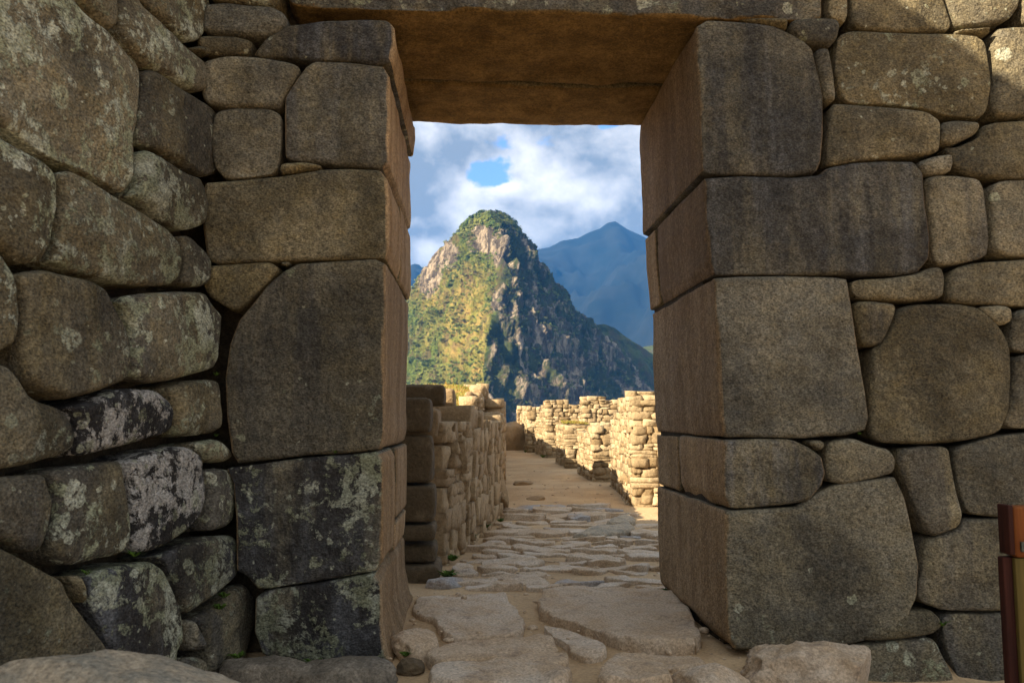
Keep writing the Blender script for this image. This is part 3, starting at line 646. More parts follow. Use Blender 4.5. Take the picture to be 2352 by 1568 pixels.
p = rk(800, 1540); rock('rock', (p[0], -.12, -.015), (.17, .11, .06), 'flat grey rock at the base of the left pillar, nearer the door', 'rock', 16, M_GREY, -.1, .18)
p = rk(965, 1470); rock('rock', (p[0]+.0, .12, .0), (.085, .11, .065), 'angular rock at the foot of the left jamb inside the doorway', 'rock', 17, M_FLAG, .5, .25)
p = rk(945, 1525); rock('rock', (p[0], -.06, .0), (.05, .045, .035), 'fist sized dark cobble in the dirt by the left jamb', 'rock', 18, M_DARKBLK, 0, .15)
p = rk(1040, 1345); rock('rock', (p[0]-.03, p[1], .0), (.10, .05, .04), 'reddish wedge stone lying behind the left threshold slab', 'rock', 19, M_FLAG, .2, .2)
p = rk(1255, 1338); rock('rock', (p[0], p[1]-.25, .0), (.05, .03, .025), 'small dark stone between the two threshold slabs', 'rock', 20, M_FLAG, .2, .2)
p = rk(1290, 1350)
rock('rock', (.62, 5.2, .0), (.10, .09, .03), 'low stone poking from the dirt path left of centre', 'rock', 22, M_RUBL, 0, .2)
rock('rock', (.62, 7.0, .0), (.13, .1, .035), 'flat stone at the left edge of the dirt path far down', 'rock', 23, M_RUBL, 0, .2)

def pebbles():
    rs_ = np.random.RandomState(77); V, Fc, q = [], [], 0
    oc = [(1, 0, 0), (-1, 0, 0), (0, 1, 0), (0, -1, 0), (0, 0, 1), (0, 0, -1)]
    import bmesh
    bm = bmesh.new(); bmesh.ops.create_icosphere(bm, subdivisions=2, radius=1); IV = np.array([tuple(v.co) for v in bm.verts]); IF = [tuple(v.index for v in f.verts) for f in bm.faces]; bm.free()
    for i in range(900):
        near = i < 450
        D = rs_.uniform(2.35, 4.2) if near else 4.2+rs_.rand()**1.6*9; x = rs_.uniform(-1.0, 2.0) if D < 2.6 else rs_.uniform(-.28, .95) if D < 3.7 else rs_.uniform(wall_x(D)+.02, 1.5)
        y = D-2.65; r_ = min(.004*math.exp(rs_.normal()*.6), .016)*(1 if near else .9); z = gz(x, y)[0]+r_*.2+(.022 if .0 < y < .95 and rs_.rand() < .5 else 0)
        P = IV*(1+.25*fbm(IV*1.2+i, 2))[:, None]*np.array([rs_.uniform(.8, 1.6), rs_.uniform(.8, 1.3), .65])*r_
        V.append(P+np.array([x, y, z])); Fc += [tuple(a+q for a in f) for f in IF]; q += len(IV)
    set_meta(mesh_obj('pebbles', np.vstack(V), Fc, M_FLAG, None, (.4, 1, 0), attrs={'tone': rs_.rand(900).repeat(len(IV))}), 'loose grit and pebbles scattered over slabs and dirt', 'gravel', kind='stuff')
pebbles()

# ------------------------------------------------------------------ rubble masonry
_g = np.linspace(-1, 1, 4)
def _cube():
    V, Fc = {}, []
    def vid(p):
        k = tuple(np.round(p, 5)); V.setdefault(k, len(V)); return V[k]
    for ax in range(3):
        for s_ in (-1, 1):
            for i in range(3):
                for j in range(3):
                    q = []
                    for a, b in ((0, 0), (1, 0), (1, 1), (0, 1)):
                        p = [0, 0, 0]; p[ax] = s_; p[(ax+1) % 3] = _g[i+a]; p[(ax+2) % 3] = _g[j+b]; q.append(vid(p))
                    Fc.append(tuple(q) if s_ > 0 else tuple(q[::-1]))
    return np.array(list(V.keys())), Fc
CV, CF = _cube()
CS = CV/np.linalg.norm(CV, axis=1)[:, None]*1.22
class Rubble:
    def __init__(s, seed): s.V, s.F, s.T, s.n = [], [], [], 0; s.rs = np.random.RandomState(seed)
    def stone(s, c, half, ux, uy, uz=(0, 0, 1), rnd=.17, amp=.20):
        r = s.rs; k = rnd+r.uniform(-.1, .12)
        J = r.uniform(-.17, .17, (2, 2, 2, 3)); q = (CV+1)/2; P = CV*(1-k)+CS*k
        for a_ in (0, 1):
            for b_ in (0, 1):
                for c_ in (0, 1): P = P+(np.where(a_, q[:, 0], 1-q[:, 0])*np.where(b_, q[:, 1], 1-q[:, 1])*np.where(c_, q[:, 2], 1-q[:, 2]))[:, None]*J[a_, b_, c_]
        P = P*(1+amp*fbm(CV*1.4+r.uniform(0, 90), 3, .6))[:, None]
        P = P*np.array(half)*np.array([r.uniform(.97, 1.06), 1.0, r.uniform(.96, 1.06)])
        a = r.uniform(-.05, .05); P = np.stack([P[:, 0]*math.cos(a)-P[:, 2]*math.sin(a), P[:, 1], P[:, 0]*math.sin(a)+P[:, 2]*math.cos(a)], 1)
        Wd = np.array(c)+P[:, :1]*np.array(ux)+P[:, 1:2]*np.array(uy)+P[:, 2:]*np.array(uz)
        s.V.append(Wd); s.F += [tuple(i+s.n for i in f) for f in CF]; s.n += len(Wd); s.T.append(np.full(len(Wd), r.rand()))
    def wall(s, p0, p1, thick, top, z0=-.05, ch=(.07, .11), ln=(.08, .22), rnd=.17, jut=.014, vert=.22):
        """courses of stones from p0 to p1; the wall's body lies to the right of that direction; top(t) its height"""
        p0 = np.array(p0, float); p1 = np.array(p1, float); L = np.linalg.norm(p1-p0); u = (p1-p0)/L; nrm = np.array([u[1], -u[0]])
        u3 = np.array([u[0], u[1], 0]); n3 = np.array([nrm[0], nrm[1], 0]); r = s.rs; z = z0
        hm = max(top(t) for t in np.linspace(0, 1, 30)); wy = max(1, int(round(thick/.14)))
        while z < hm:
            h = r.uniform(*ch)
            nw = max(1, wy+r.randint(-1, 2)); cuts = np.concatenate([[0], np.sort((np.arange(1, nw)+r.uniform(-.3, .3, nw-1))/nw), [1]])*thick
            for wi in range(nw):
                x = r.uniform(-.03, 0); dW = cuts[wi+1]-cuts[wi]; wofs = cuts[wi]+dW/2-dW*(wi+.5)
                while x < L-.01:
                    l = r.uniform(*ln)
                    if L-x-l < ln[0]*.6: l = L-x
                    tp = top(min(1, (x+l/2)/L))+r.uniform(-.02, .02)
                    if z+h*.6 < tp:
                        o = r.uniform(-jut, jut); hh = h
                        if vert and r.rand() < vert: hh = h*.5
                        c = p0+u*(x+l/2)+nrm*(dW*(wi+.5)+wofs+(-o if wi == 0 else o))
                        if hh < h:
                            s.stone((c[0], c[1], z+h*.25), (l/2*1.0, dW/2*1.05, h*.26), u3, n3, rnd=rnd); s.stone((c[0], c[1], z+h*.75), (l/2*1.0, dW/2*1.05, h*.26), u3, n3, rnd=rnd)
                        else: s.stone((c[0], c[1], z+h/2+r.uniform(-.1, .1)*h), (l/2*r.uniform(.94, 1.06), dW/2*1.02, h/2*r.uniform(.94, 1.14)), u3, n3, rnd=rnd)
                    x += l
            z += h*.97
        # earth core in vertical slices
        k = max(2, int(L/.25))
        for i in range(k):
            t0, t1 = i/k, (i+1)/k; tp = min(top(t0+.01), top(t1-.01))-.10
            if tp < .05: continue
            a = p0+u*(L*t0+(.05 if i == 0 else 0))+nrm*.05; b = p0+u*(L*t1-(.05 if i == k-1 else 0))+nrm*.05; cc = b+nrm*(thick-.1); dd = a+nrm*(thick-.1)
            Wd = np.array([[*a, z0], [*b, z0], [*cc, z0], [*dd, z0], [*a, tp], [*b, tp], [*cc, tp], [*dd, tp]])
            s.V.append(Wd); s.F += [tuple(j+s.n for j in f) for f in [(0, 3, 2, 1), (4, 5, 6, 7), (0, 1, 5, 4), (1, 2, 6, 5), (2, 3, 7, 6), (3, 0, 4, 7)]]; s.n += 8; s.T.append(np.zeros(8))
    def build(s, name, mat, parent=None, origin=(0, 0, 0)):
        return mesh_obj(name, np.vstack(s.V), s.F, mat, parent, origin, attrs={'tone': np.concatenate(s.T)})
def steps(*pairs):
    ts = [p[0] for p in pairs]; hs = [p[1] for p in pairs]
    def f(t):
        h = hs[0]
        for a, b in zip(ts, hs):
            if t >= a: h = b
        return h
    return f
def rubble_wall(seed, segs, label, mat=M_RUB, cat='ruined wall', grp='roofless rubble walls along the right of the path', name='rubble_wall', **k):
    r = Rubble(seed)
    for sg in segs: r.wall(*sg[:4], **{**k, **(sg[4] if len(sg) > 4 else {})})
    p = segs[0][0]
    o = r.build(name, mat, None, (p[0], p[1], 0)); return set_meta(o, label, cat, grp)
# side faces run away from the camera, so p0 is the far end and p1 the near one (body to the right, +X)
def YY(D): return D-2.65
# direction far->near is (0,-1): normal (u1,-u0) = (-1,0) ; near->far gives (+1,0): use near -> far
rubble_wall(31, [((1.42, YY(7.15)), (1.60, YY(9.3)), .42, steps((0, .99), (.28, .95), (.5, .80), (.75, .74))),
                 ((1.86, YY(7.15)+.42), (3.6, YY(7.35)+.42), .42, steps((0, .96), (.6, .85)))], 'tallest sunlit rubble pier nearest the doorway on the right', ch=(.05, .095), ln=(.06, .18))
rubble_wall(32, [((1.50, YY(9.95)), (1.50, YY(11.4)), .40, steps((0, .64), (.3, .60), (.7, .54))), ((1.92, YY(10.35)), (3.3, YY(10.4)), .38, steps((0, .66)))], 'low sunlit rubble pier just behind the tallest one', ch=(.05, .09), ln=(.07, .18))
rubble_wall(33, [((1.46, YY(12.6)), (1.48, YY(14.2)), .45, steps((0, .66), (.6, .64))), ((1.93, YY(13.0)), (3.4, YY(13.1)), .40, steps((0, .70)))], 'flat topped low rubble pier with dry grass on its top', ch=(.05, .09), ln=(.07, .18))
rubble_wall(34, [((1.95, YY(14.4)), (3.9, YY(14.4)), .40, steps((0, 1.13), (.22, 1.09), (.3, 1.02), (.42, .93), (.5, .86)))], 'high back wall with a stepped broken top behind the low piers', ch=(.06, .10), ln=(.08, .2))
rubble_wall(35, [((1.47, YY(15.9)), (1.42, YY(18.0)), .45, steps((0, 1.09), (.25, 1.03), (.45, .80), (.7, .74))), ((1.94, YY(16.3)), (2.6, YY(16.3)), .40, steps((0, .98)))], 'tall narrow rubble pier in the middle of the right row', ch=(.06, .10), ln=(.08, .2))
rubble_wall(36, [((1.27, YY(18.4)), (1.35, YY(21.5)), .42, steps((0, 1.05), (.35, .98))), ((1.71, YY(18.8)), (2.6, YY(18.8)), .40, steps((0, 1.08)))], 'sixth rubble pier, where the dirt path narrows at its far end', ch=(.08, .13))
rubble_wall(37, [((1.85, YY(33.0)), (2.2, YY(37.0)), .6, steps((0, 1.32), (.5, 1.25))), ((2.45, YY(33.3)), (5, YY(33.3)), .5, steps((0, 1.22)))], 'farthest rubble wall at the end of the path, standing before the cliffs', ch=(.12, .18), ln=(.2, .4))

# ---- left ruin behind the doorway
lr = thing('ruined_wall', 'waist high brown ruined wall along the left of the path with squared dark end blocks', 'ruined wall', (-.3, 1.4, 0))
r = Rubble(41)
kw = dict(ch=(.09, .19), ln=(.07, .17), rnd=.16, jut=.02, vert=.3)
pl = [(-.15, YY(4.35)), (-.02, YY(4.9)), (.10, YY(5.6)), (.23, YY(6.6)), (.36, YY(9.0)), (.44, YY(12)), (.52, YY(17.5)), (.66, YY(23.5))]
tops = [steps((0, .80)), steps((0, .84), (.5, .78)), steps((0, .79)), steps((0, .83), (.5, .88)), steps((0, .90)), steps((0, .90), (.5, .86)), steps((0, .92), (.3, 1.12))]
# body lies to the left: go from far to near
for i in range(len(pl)-2, -1, -1):
    a, b = pl[i+1], pl[i]; f = tops[i]
    r.wall(a, b, .55 if i < 3 else .7, (lambda t, f=f: f(1-t)), **kw)
r.wall((.17, YY(8.9)), (.02, YY(6.1)), .14, lambda t: 1.14-.30*t**1.3, z0=.6, ch=(.05, .09), ln=(.08, .2), rnd=.16, jut=.02)
r.wall((.17, YY(8.9)), (-.5, YY(8.9)), .2, steps((0, 1.15), (.4, 1.10)), z0=.6, ch=(.05, .1), ln=(.1, .22), rnd=.16, jut=.02)
r.build('rubble_face', M_RUBL, lr)
def blk(px0, py0, px1, py1, D, depth, mat, x_left=None, seed=0, nm='end_block'):
    Y = YY(D); fr = Frame((0, Y, 0), (1, 0, 0), (0, 0, 1))
    a = atY(px0, py0, Y); b = atY(px1, py1, Y)
    P2 = np.array([[a[0], a[2]], [b[0]-.02, a[2]+.004], [b[0], a[2]-.012], [b[0]+.006, (a[2]+b[2])/2], [b[0], b[2]+.01], [b[0]-.02, b[2]], [a[0], b[2]]])
    o = cut_stone(nm, P2, fr, lr, mat, depth=depth, r=.02, bulge=.006, seed=seed, g=.016, side=.05, ch=1, rough=.006, back_round=True)
    return o
blk(880, 911, 990, 997, 3.95, .22, M_DARKBLK, seed=1)
blk(880, 999, 994, 1112, 3.95, .26, M_DARKBLK, seed=2)
blk(880, 1114, 1000, 1202, 3.93, .24, M_DARKBLK, seed=3)
blk(880, 1204, 1001, 1246, 3.92, .26, M_DARKBLK, seed=4)
blk(870, 1249, 1003, 1296, 3.98, .25, M_DARKBLK, seed=5)
blk(870, 1299, 1012, 1350, 3.90, .3, M_DARKBLK, seed=6)
blk(860, 880, 1022, 934, 4.45, .42, M_DARKBLK, seed=7, nm='cap_block')
blk(1004, 890, 1046, 1014, 4.95, .35, M_RUBL, seed=8, nm='upright_block')
blk(1004, 1016, 1046, 1118, 4.95, .32, M_RUBL, seed=10, nm='upright_block')
blk(900, 936, 1008, 1010, 4.22, .4, M_RUBL, seed=9, nm='back_block')
p = (.19, YY(6.9))
rock('boulder', (p[0]+.01, p[1], .20), (.13, .26, .26), 'rounded boulder bulging from the foot of the left ruined wall', 'boulder', 27, M_RUBL, .1, .16, amp=.16) if False else rock('boulder', (p[0]+.01, p[1], .17), (.12, .24, .24), 'rounded boulder bulging from the foot of the left ruined wall', 'boulder', 27, M_RUBL, .1, .16)
# grassy top of the ruin, sloping towards the door
def turf(name, P4, label, seed, n=26):
    P4 = np.array(P4, float); s = np.linspace(0, 1, n); A, B = np.meshgrid(s, s); A = A.ravel()[:, None]; B = B.ravel()[:, None]
    V = (P4[0]*(1-A)+P4[1]*A)*(1-B)+(P4[3]*(1-A)+P4[2]*A)*B; V[:, 2] += .03*fbm(V*3.1+seed, 4)+.012*fbm(V*14, 2)
    idx = np.arange(n*n).reshape(n, n); Fc = np.stack([idx[:-1, :-1], idx[:-1, 1:], idx[1:, 1:], idx[1:, :-1]], -1).reshape(-1, 4).tolist()
    nb = []; Vb = []
    rs_ = np.random.RandomState(seed); k = len(V)
    for i in range(1400):
        a, b = rs_.rand(2); p = (P4[0]*(1-a)+P4[1]*a)*(1-b)+(P4[3]*(1-a)+P4[2]*a)*b
        q = V[np.argmin(((V[:, :2]-p[:2])**2).sum(1))]; p = np.array([p[0], p[1], q[2]]); t_ = rs_.uniform(0, 6.28); w_ = .006; h = rs_.uniform(.015, .045)
        Vb += [p+np.array([math.cos(t_)*w_, math.sin(t_)*w_, -.005]), p-np.array([math.cos(t_)*w_, math.sin(t_)*w_, .005]), p+np.array([rs_.uniform(-.02, .02), rs_.uniform(-.02, .02), h])]; nb.append((k, k+1, k+2)); k += 3
    o = mesh_obj(name, np.vstack([V, np.array(Vb)]), Fc+nb, M_GRASS, None, tuple(P4[0])); return set_meta(o, label, 'grass', kind='stuff')
turf('grass', [(-.60, YY(5.9), .78), (-.02, YY(5.9), .80), (.14, YY(8.8), 1.10), (-.45, YY(8.8), 1.13)], 'sunlit dry grass on the sloping top of the left ruined wall', 3)
turf('grass', [(1.55, YY(12.75), .68), (1.85, YY(12.75), .68), (1.85, YY(14), .70), (1.55, YY(14), .70)], 'dry yellow grass on the flat topped low pier', 4, 14)

# ---- boulder and sloping slab at the far end of the path
rock('boulder', (.86, YY(20.6), .05), (.52, .9, .72), 'big brown bedrock boulder at the far left end of the dirt path', 'boulder', 44, M_RUBL, .2, .12, 50, cube=.35)
P2 = np.array([atY(1112, 968, YY(19.3)), atY(1124, 965, YY(19.3)), atY(1166, 1034, YY(19.3)), atY(1146, 1036, YY(19.3))])
fr = Frame((0, YY(19.3), 0), (1, 0, 0), (0, 0, 1))
o = cut_stone('ramp_stone', P2[:, [0, 2]], fr, None, M_FLAG, depth=.35, r=.015, bulge=.0, g=.03, seed=77, side=.1, ch=1, origin=(.55, YY(19.3), 0))
set_meta(o, 'pale slanting slab leaning beside the far bedrock boulder', 'stone slab')

# ------------------------------------------------------------------ mountains
def mount_mat(name, far=False):
    m, t, b = base_mat(name, 0.95)
    geo = t.new('ShaderNodeNewGeometry'); P = geo.outputs['Position']
    if far:
        c = t.mix(t.rng(t.noise(P, .004, 6, .65), .4, .65), (0.007, 0.014, 0.015), (0.018, 0.024, 0.024))  # forest tone darkened and blued, painting in shade and haze
        t.put(b.inputs['Base Color'], c); return m
    rock_ = t.new('ShaderNodeAttribute', attribute_name='rock').outputs['Fac']
    gr = t.new('ShaderNodeAttribute', attribute_name='dry').outputs['Fac']
    stp = t.noise(t.scale(P, .10, .10, .014), 1.0, 7, .68)
    n2 = t.noise(P, .07, 7, .66); n3 = t.noise(P, .02, 5, .6)
    green = t.mix(t.rng(n2, .38, .6), (0.030, 0.055, 0.012), (0.13, 0.17, 0.03))
    dry = t.mix(t.rng(n2, .35, .65), (0.25, 0.25, 0.045), (0.42, 0.29, 0.09))  # dry scrub colours, lifted to add sunlight on the left face
    veg = t.mix(t.rng(t.math('ADD', t.math('MULTIPLY', n3, .6), t.math('MULTIPLY', gr, .55)), .45, .72), green, dry)
    veg = t.mix(t.rng(t.noise(t.scale(P, 1, 1, .3), .045, 5, .65), .50, .60, 0, .75), veg, (0.135, 0.095, 0.042))
    shade_amt = t.new('ShaderNodeAttribute', attribute_name='shaded_cliff').outputs['Fac']
    veg = t.mix(t.math('MULTIPLY', shade_amt, .62), veg, (0.034, 0.036, 0.022))  # shade painted into the right face by darkening its greens
    rk_ = t.mix(t.rng(stp, .42, .62), (0.10, 0.08, 0.055), (0.48, 0.385, 0.27))
    rf = t.rng(t.math('ADD', t.math('MULTIPLY', t.noise(t.scale(P, 1, 1, .22), .06, 7, .7), .75), t.math('MULTIPLY', rock_, .55)), .55, .64)
    c = t.mix(rf, veg, rk_)
    g = t.math('MULTIPLY_ADD', t.math('SUBTRACT', t.noise(P, .4, 4, .75), .5), 1.0, 1.0)
    gv = t.new('ShaderNodeCombineXYZ'); [t.l.new(g, gv.inputs[i]) for i in range(3)]
    t.put(b.inputs['Base Color'], t.vmath('MULTIPLY', c, gv.outputs[0]))
    bump(t, b, t.math('ADD', t.noise(P, .15, 6, .7), t.math('MULTIPLY', stp, .6)), 1.0, 6.0)
    return m
M_MT = mount_mat('mountain_scrub_and_cliff'); M_FAR = mount_mat('distant_shaded_forest', True)
DM = 1100.0; YM = YY(DM)
# rows: picture y -> left outline, right outline, ridge that parts sun and shade
Ly = [(492, 1103), (500, 1085), (512, 1068), (530, 1056), (545, 1040), (572, 1012), (600, 986), (630, 966), (660, 950), (690, 934), (740, 905), (800, 870), (880, 820), (960, 760), (1100, 640), (1300, 450)]
Ry = [(492, 1150), (500, 1168), (512, 1186), (545, 1203), (575, 1222), (610, 1238), (640, 1262), (655, 1274), (664, 1296), (672, 1306), (700, 1320), (725, 1340), (745, 1364), (770, 1392), (800, 1425), (850, 1470), (900, 1515), (960, 1570), (1100, 1700), (1300, 1900)]
Gy = [(492, 1125), (520, 1142), (560, 1146), (600, 1142), (650, 1141), (700, 1140), (740, 1132), (780, 1122), (830, 1112), (880, 1108), (960, 1100), (1100, 1080), (1300, 1060)]
def col(tab, y): return np.interp(y, [a for a, _ in tab], [b for _, b in tab])
def mountain():
    ny, nt = 430, 620
    py = np.concatenate([[491.0], np.linspace(492, 1300, ny-1)**1.0]); V = []; 
    zc = np.array([atY(1130, y, YM)[2] for y in py])
    XL = np.array([atY(col(Ly, y), y, YM)[0] for y in py]); XR = np.array([atY(col(Ry, y), y, YM)[0] for y in py])
    XG = np.zeros(ny); Fd = np.zeros(ny)
    for i, y in enumerate(py):
        Fd[i] = 1.15*(XR[i]-XL[i])*.62
        D2 = DM-Fd[i]; yy = 960-(zc[i]-.77)/D2*F_PX
        XG[i] = (col(Gy, yy)-1083)/F_PX*D2
        XG[i] = min(max(XG[i], XL[i]+.12*(XR[i]-XL[i])), XR[i]-.2*(XR[i]-XL[i]))
    th = np.linspace(0, 1, nt)
    # section: left extreme -> ridge (front) -> right extreme -> back
    rows = []
    for i in range(ny):
        k = th*3; x = np.where(k < 1, XL[i]+(XG[i]-XL[i])*k, np.where(k < 2, XG[i]+(XR[i]-XG[i])*(k-1), XR[i]+(XL[i]-XR[i])*(k-2)))
        bow = np.sin(np.clip(k % 1, 0, 1)*math.pi)
        f = np.where(k < 1, k**1.15, np.where(k < 2, (2-k)**1.05, 0)); yv = YM-Fd[i]*f
        yv = yv-np.where(k < 1, .10*Fd[i]*bow, np.where(k < 2, .04*Fd[i]*bow, -.55*Fd[i]*bow-0.0))
        rows.append(np.stack([x, yv, np.full(nt, zc[i])], 1))
    A = np.array(rows); P = A.reshape(-1, 3)
    dY = np.gradient(A, axis=0); dT = np.gradient(A, axis=1); N = np.cross(dT, dY).reshape(-1, 3); N /= np.linalg.norm(N, axis=1)[:, None]+1e-9
    cen = np.array([np.mean(XG), YM, 0]); 
    flip = ((P-cen)[:, :2]*N[:, :2]).sum(1) < 0; N[flip] *= -1
    hgt = np.clip((zc[0]-P[:, 2])/60, 0, 1); frontness = np.clip(1-np.abs((P[:, 1]-YM)/30), 0, 1)
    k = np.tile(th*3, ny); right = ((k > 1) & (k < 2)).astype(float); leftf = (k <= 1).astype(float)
    s1 = fbm(P*np.array([.022, .022, .006]), 5, .55, True); s2 = fbm(P*np.array([.06, .06, .025])+9, 5, .6); s3 = fbm(P*.17+5, 3, .6)
    side = np.minimum(np.abs(k), np.minimum(np.abs(k-2), 1))      # keep the outline near its trace
    amp = (.35+.65*np.clip(side*4, 0, 1))*hgt
    # oblique gullies on the sunny side, vertical flutes on the shaded side
    gl = fbm(np.stack([(P[:, 0]*.9+P[:, 2]*.55)*.035, P[:, 1]*.01, P[:, 2]*.006], 1), 4, .55, True)
    fl = fbm(np.stack([P[:, 0]*.035, P[:, 1]*.02, P[:, 2]*.004], 1)+3, 4, .6, True)
    disp = amp*(-5+s2*12+leftf*(gl*13+s1*6)+right*(fl*22+s1*8))+s3*3.2*np.clip(hgt+.25, 0, 1)
    P = P+N*disp[:, None]; P[:, 2] += s3*1.2
    yv = np.repeat(py, nt)
    px_ = 1083+(P[:, 0])/(P[:, 1]+2.65)*F_PX; pyy = 960-(P[:, 2]-.77)/(P[:, 1]+2.65)*F_PX
    def reg(cx, cy, rx, ry): return np.clip(1.3-np.hypot((px_-cx)/rx, (pyy-cy)/ry), 0, 1)
    fb = leftf+right
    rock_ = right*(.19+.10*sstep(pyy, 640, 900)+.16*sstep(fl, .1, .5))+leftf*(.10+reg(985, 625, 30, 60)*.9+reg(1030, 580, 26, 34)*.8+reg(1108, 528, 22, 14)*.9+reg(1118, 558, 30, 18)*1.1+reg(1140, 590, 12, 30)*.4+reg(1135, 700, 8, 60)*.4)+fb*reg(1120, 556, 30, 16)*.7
    rock_ += fb*reg(1112, 548, 46, 50)*.8*(np.sin(P[:, 2]*1.15+.25*P[:, 0]*.2) > .25)
    rock_ -= reg(1150, 500, 50, 14)*1.0+reg(1075, 535, 12, 10)*.5
    dry = leftf*(.35+.4*reg(1050, 700, 80, 110)+.3*reg(1080, 800, 60, 120))-.1*right  # dry growth plus painted sun on the left, painted shade on the right
    idx = np.arange(ny*nt).reshape(ny, nt); Fc = np.stack([idx[:-1, :-1], idx[1:, :-1], idx[1:, 1:], idx[:-1, 1:]], -1).reshape(-1, 4).tolist()
    Fc.append(tuple(idx[0, ::6].tolist()))
    o = mesh_obj('mountain', P, Fc, M_MT, None, (float(XG[0]), YM, 0), attrs={'rock': rock_, 'dry': dry, 'shaded_cliff': right})
    set_meta(o, kind='structure')
    # bushes and small trees clinging to it
    rs_ = np.random.RandomState(9); ok = np.where((k < 2.05) & (pyy < 1000) & (pyy > 480))[0]
    dens = np.clip(.75-rock_[ok]*1.15+.9*fbm(P[ok]*.03+40, 4, .6), .01, 1)**1.6; dens = dens*np.where(pyy[ok] < 530, 1.6, 1.0)*np.where(right[ok] > .5, .6, 1.0); dens /= dens.sum()
    pick = rs_.choice(ok, 9000, p=dens); Vb, Fb, q = [], [], 0
    for i in pick:
        s_ = rs_.uniform(1.1, 3.0)*(1.25 if pyy[i] < 530 else 1.0); c = P[i]+N[i]*s_*.25+np.array([0, 0, s_*.3])
        for j in range(7):
            d = rs_.normal(size=3); d /= np.linalg.norm(d); d[2] = abs(d[2]); e = c+d*s_*.75*rs_.uniform(.4, 1)
            a = rs_.normal(size=3); a /= np.linalg.norm(a); d = N[i]*1.3+np.array([0, 0, .5])+rs_.normal(size=3)*.35; d /= np.linalg.norm(d); b = np.cross(a, d); b /= np.linalg.norm(b)+1e-6; a = np.cross(b, d); w_ = s_*rs_.uniform(.28, .5)
            Vb += [e+a*w_, e+b*w_, e-a*w_*.9, e-b*w_]; Fb.append((q, q+1, q+2, q+3)); q += 4
    m, t, b = base_mat('scrub_leaves', .9); PP = t.new('ShaderNodeNewGeometry').outputs['Position']
    cc = t.mix(t.rng(t.noise(PP, .03, 5, .6), .38, .58), (0.07, 0.115, 0.020), (0.20, 0.215, 0.042)); t.put(b.inputs['Base Color'], t.mix(t.rng(t.noise(PP, .12, 4), .45, .7), cc, (0.10, 0.13, 0.026)))
    o = mesh_obj('mountain_scrub', np.array(Vb), Fb, m, None, (float(XG[0]), YM, 0), smooth=False)
    set_meta(o, 'green scrub and small trees covering the steep mountain', 'scrub', kind='stuff')
mountain()

def ridge(name, tab, D, depth, slope, amp, mat, seed, attrs=False, nx=260, ny=150, base=-240):
    """a long ridge whose crest is the traced skyline at distance D, falling away on both sides"""
    Y = YY(D); xs = np.linspace(tab[0][0], tab[-1][0], nx); crest = np.array([atY(x, np.interp(x, [a for a, _ in tab], [b for _, b in tab]), Y) for x in xs])
    v = np.linspace(-1, .6, ny); A = []
    for s in v:
        dist = s*depth; z = crest[:, 2]-np.abs(dist)*slope*(1-.25*abs(s)); A.append(np.stack([crest[:, 0]*(1+.0*s), np.full(nx, Y+dist), z], 1))
    P = np.array(A).reshape(-1, 3); k = np.repeat(np.abs(v), nx); sc = 1/(depth*.28)
    n = fbm(P*np.array([sc, sc*.45, sc*.45])+seed, 6, .55, True); n2 = fbm(P*sc*5+seed, 4, .55)
    P[:, 2] += (n-.25)*amp*np.clip(k*6, 0.03, 1)+n2*amp*.12*np.clip(k*5+.18, 0, 1); P[:, 2] = np.maximum(P[:, 2], base)
    idx = np.arange(nx*ny).reshape(ny, nx); Fc = np.stack([idx[:-1, :-1], idx[:-1, 1:], idx[1:, 1:], idx[1:, :-1]], -1).reshape(-1, 4).tolist()
    o = mesh_obj(name, P, Fc, mat, None, (float(crest[nx//2, 0]), Y, 0), attrs={'rock': np.full(len(P), .02), 'dry': np.full(len(P), .30), 'shaded_cliff': np.full(len(P), .6)} if attrs else None)  # the same painted shade dulls a spur's greens evenly
    return set_meta(o, kind='structure')
ridge('far_mountain', [(300, 1000), (700, 860), (1000, 690), (1180, 590), (1232, 573), (1262, 568), (1290, 552), (1330, 545), (1352, 533), (1380, 523), (1392, 512), (1412, 507), (1426, 516), (1450, 530), (1485, 545), (1560, 590), (1750, 690), (2100, 850), (2500, 1000)], 4800, 2900, .62, 360, M_FAR, 3)
ridge('far_hills', [(-900, 800), (200, 660), (700, 600), (880, 606), (925, 611), (960, 613), (1000, 622), (1080, 650), (1200, 700), (1400, 760)], 5200, 2600, .5, 350, M_FAR, 8)
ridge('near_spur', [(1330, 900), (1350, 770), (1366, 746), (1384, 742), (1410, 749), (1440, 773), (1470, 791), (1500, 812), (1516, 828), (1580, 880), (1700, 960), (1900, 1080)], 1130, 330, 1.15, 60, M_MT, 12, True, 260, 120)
ridge('near_spur', [(1300, 900), (1420, 830), (1475, 795), (1500, 790), (1530, 788), (1640, 800), (1900, 880), (2300, 980)], 1700, 500, .8, 70, M_MT, 15, True, 200, 80)

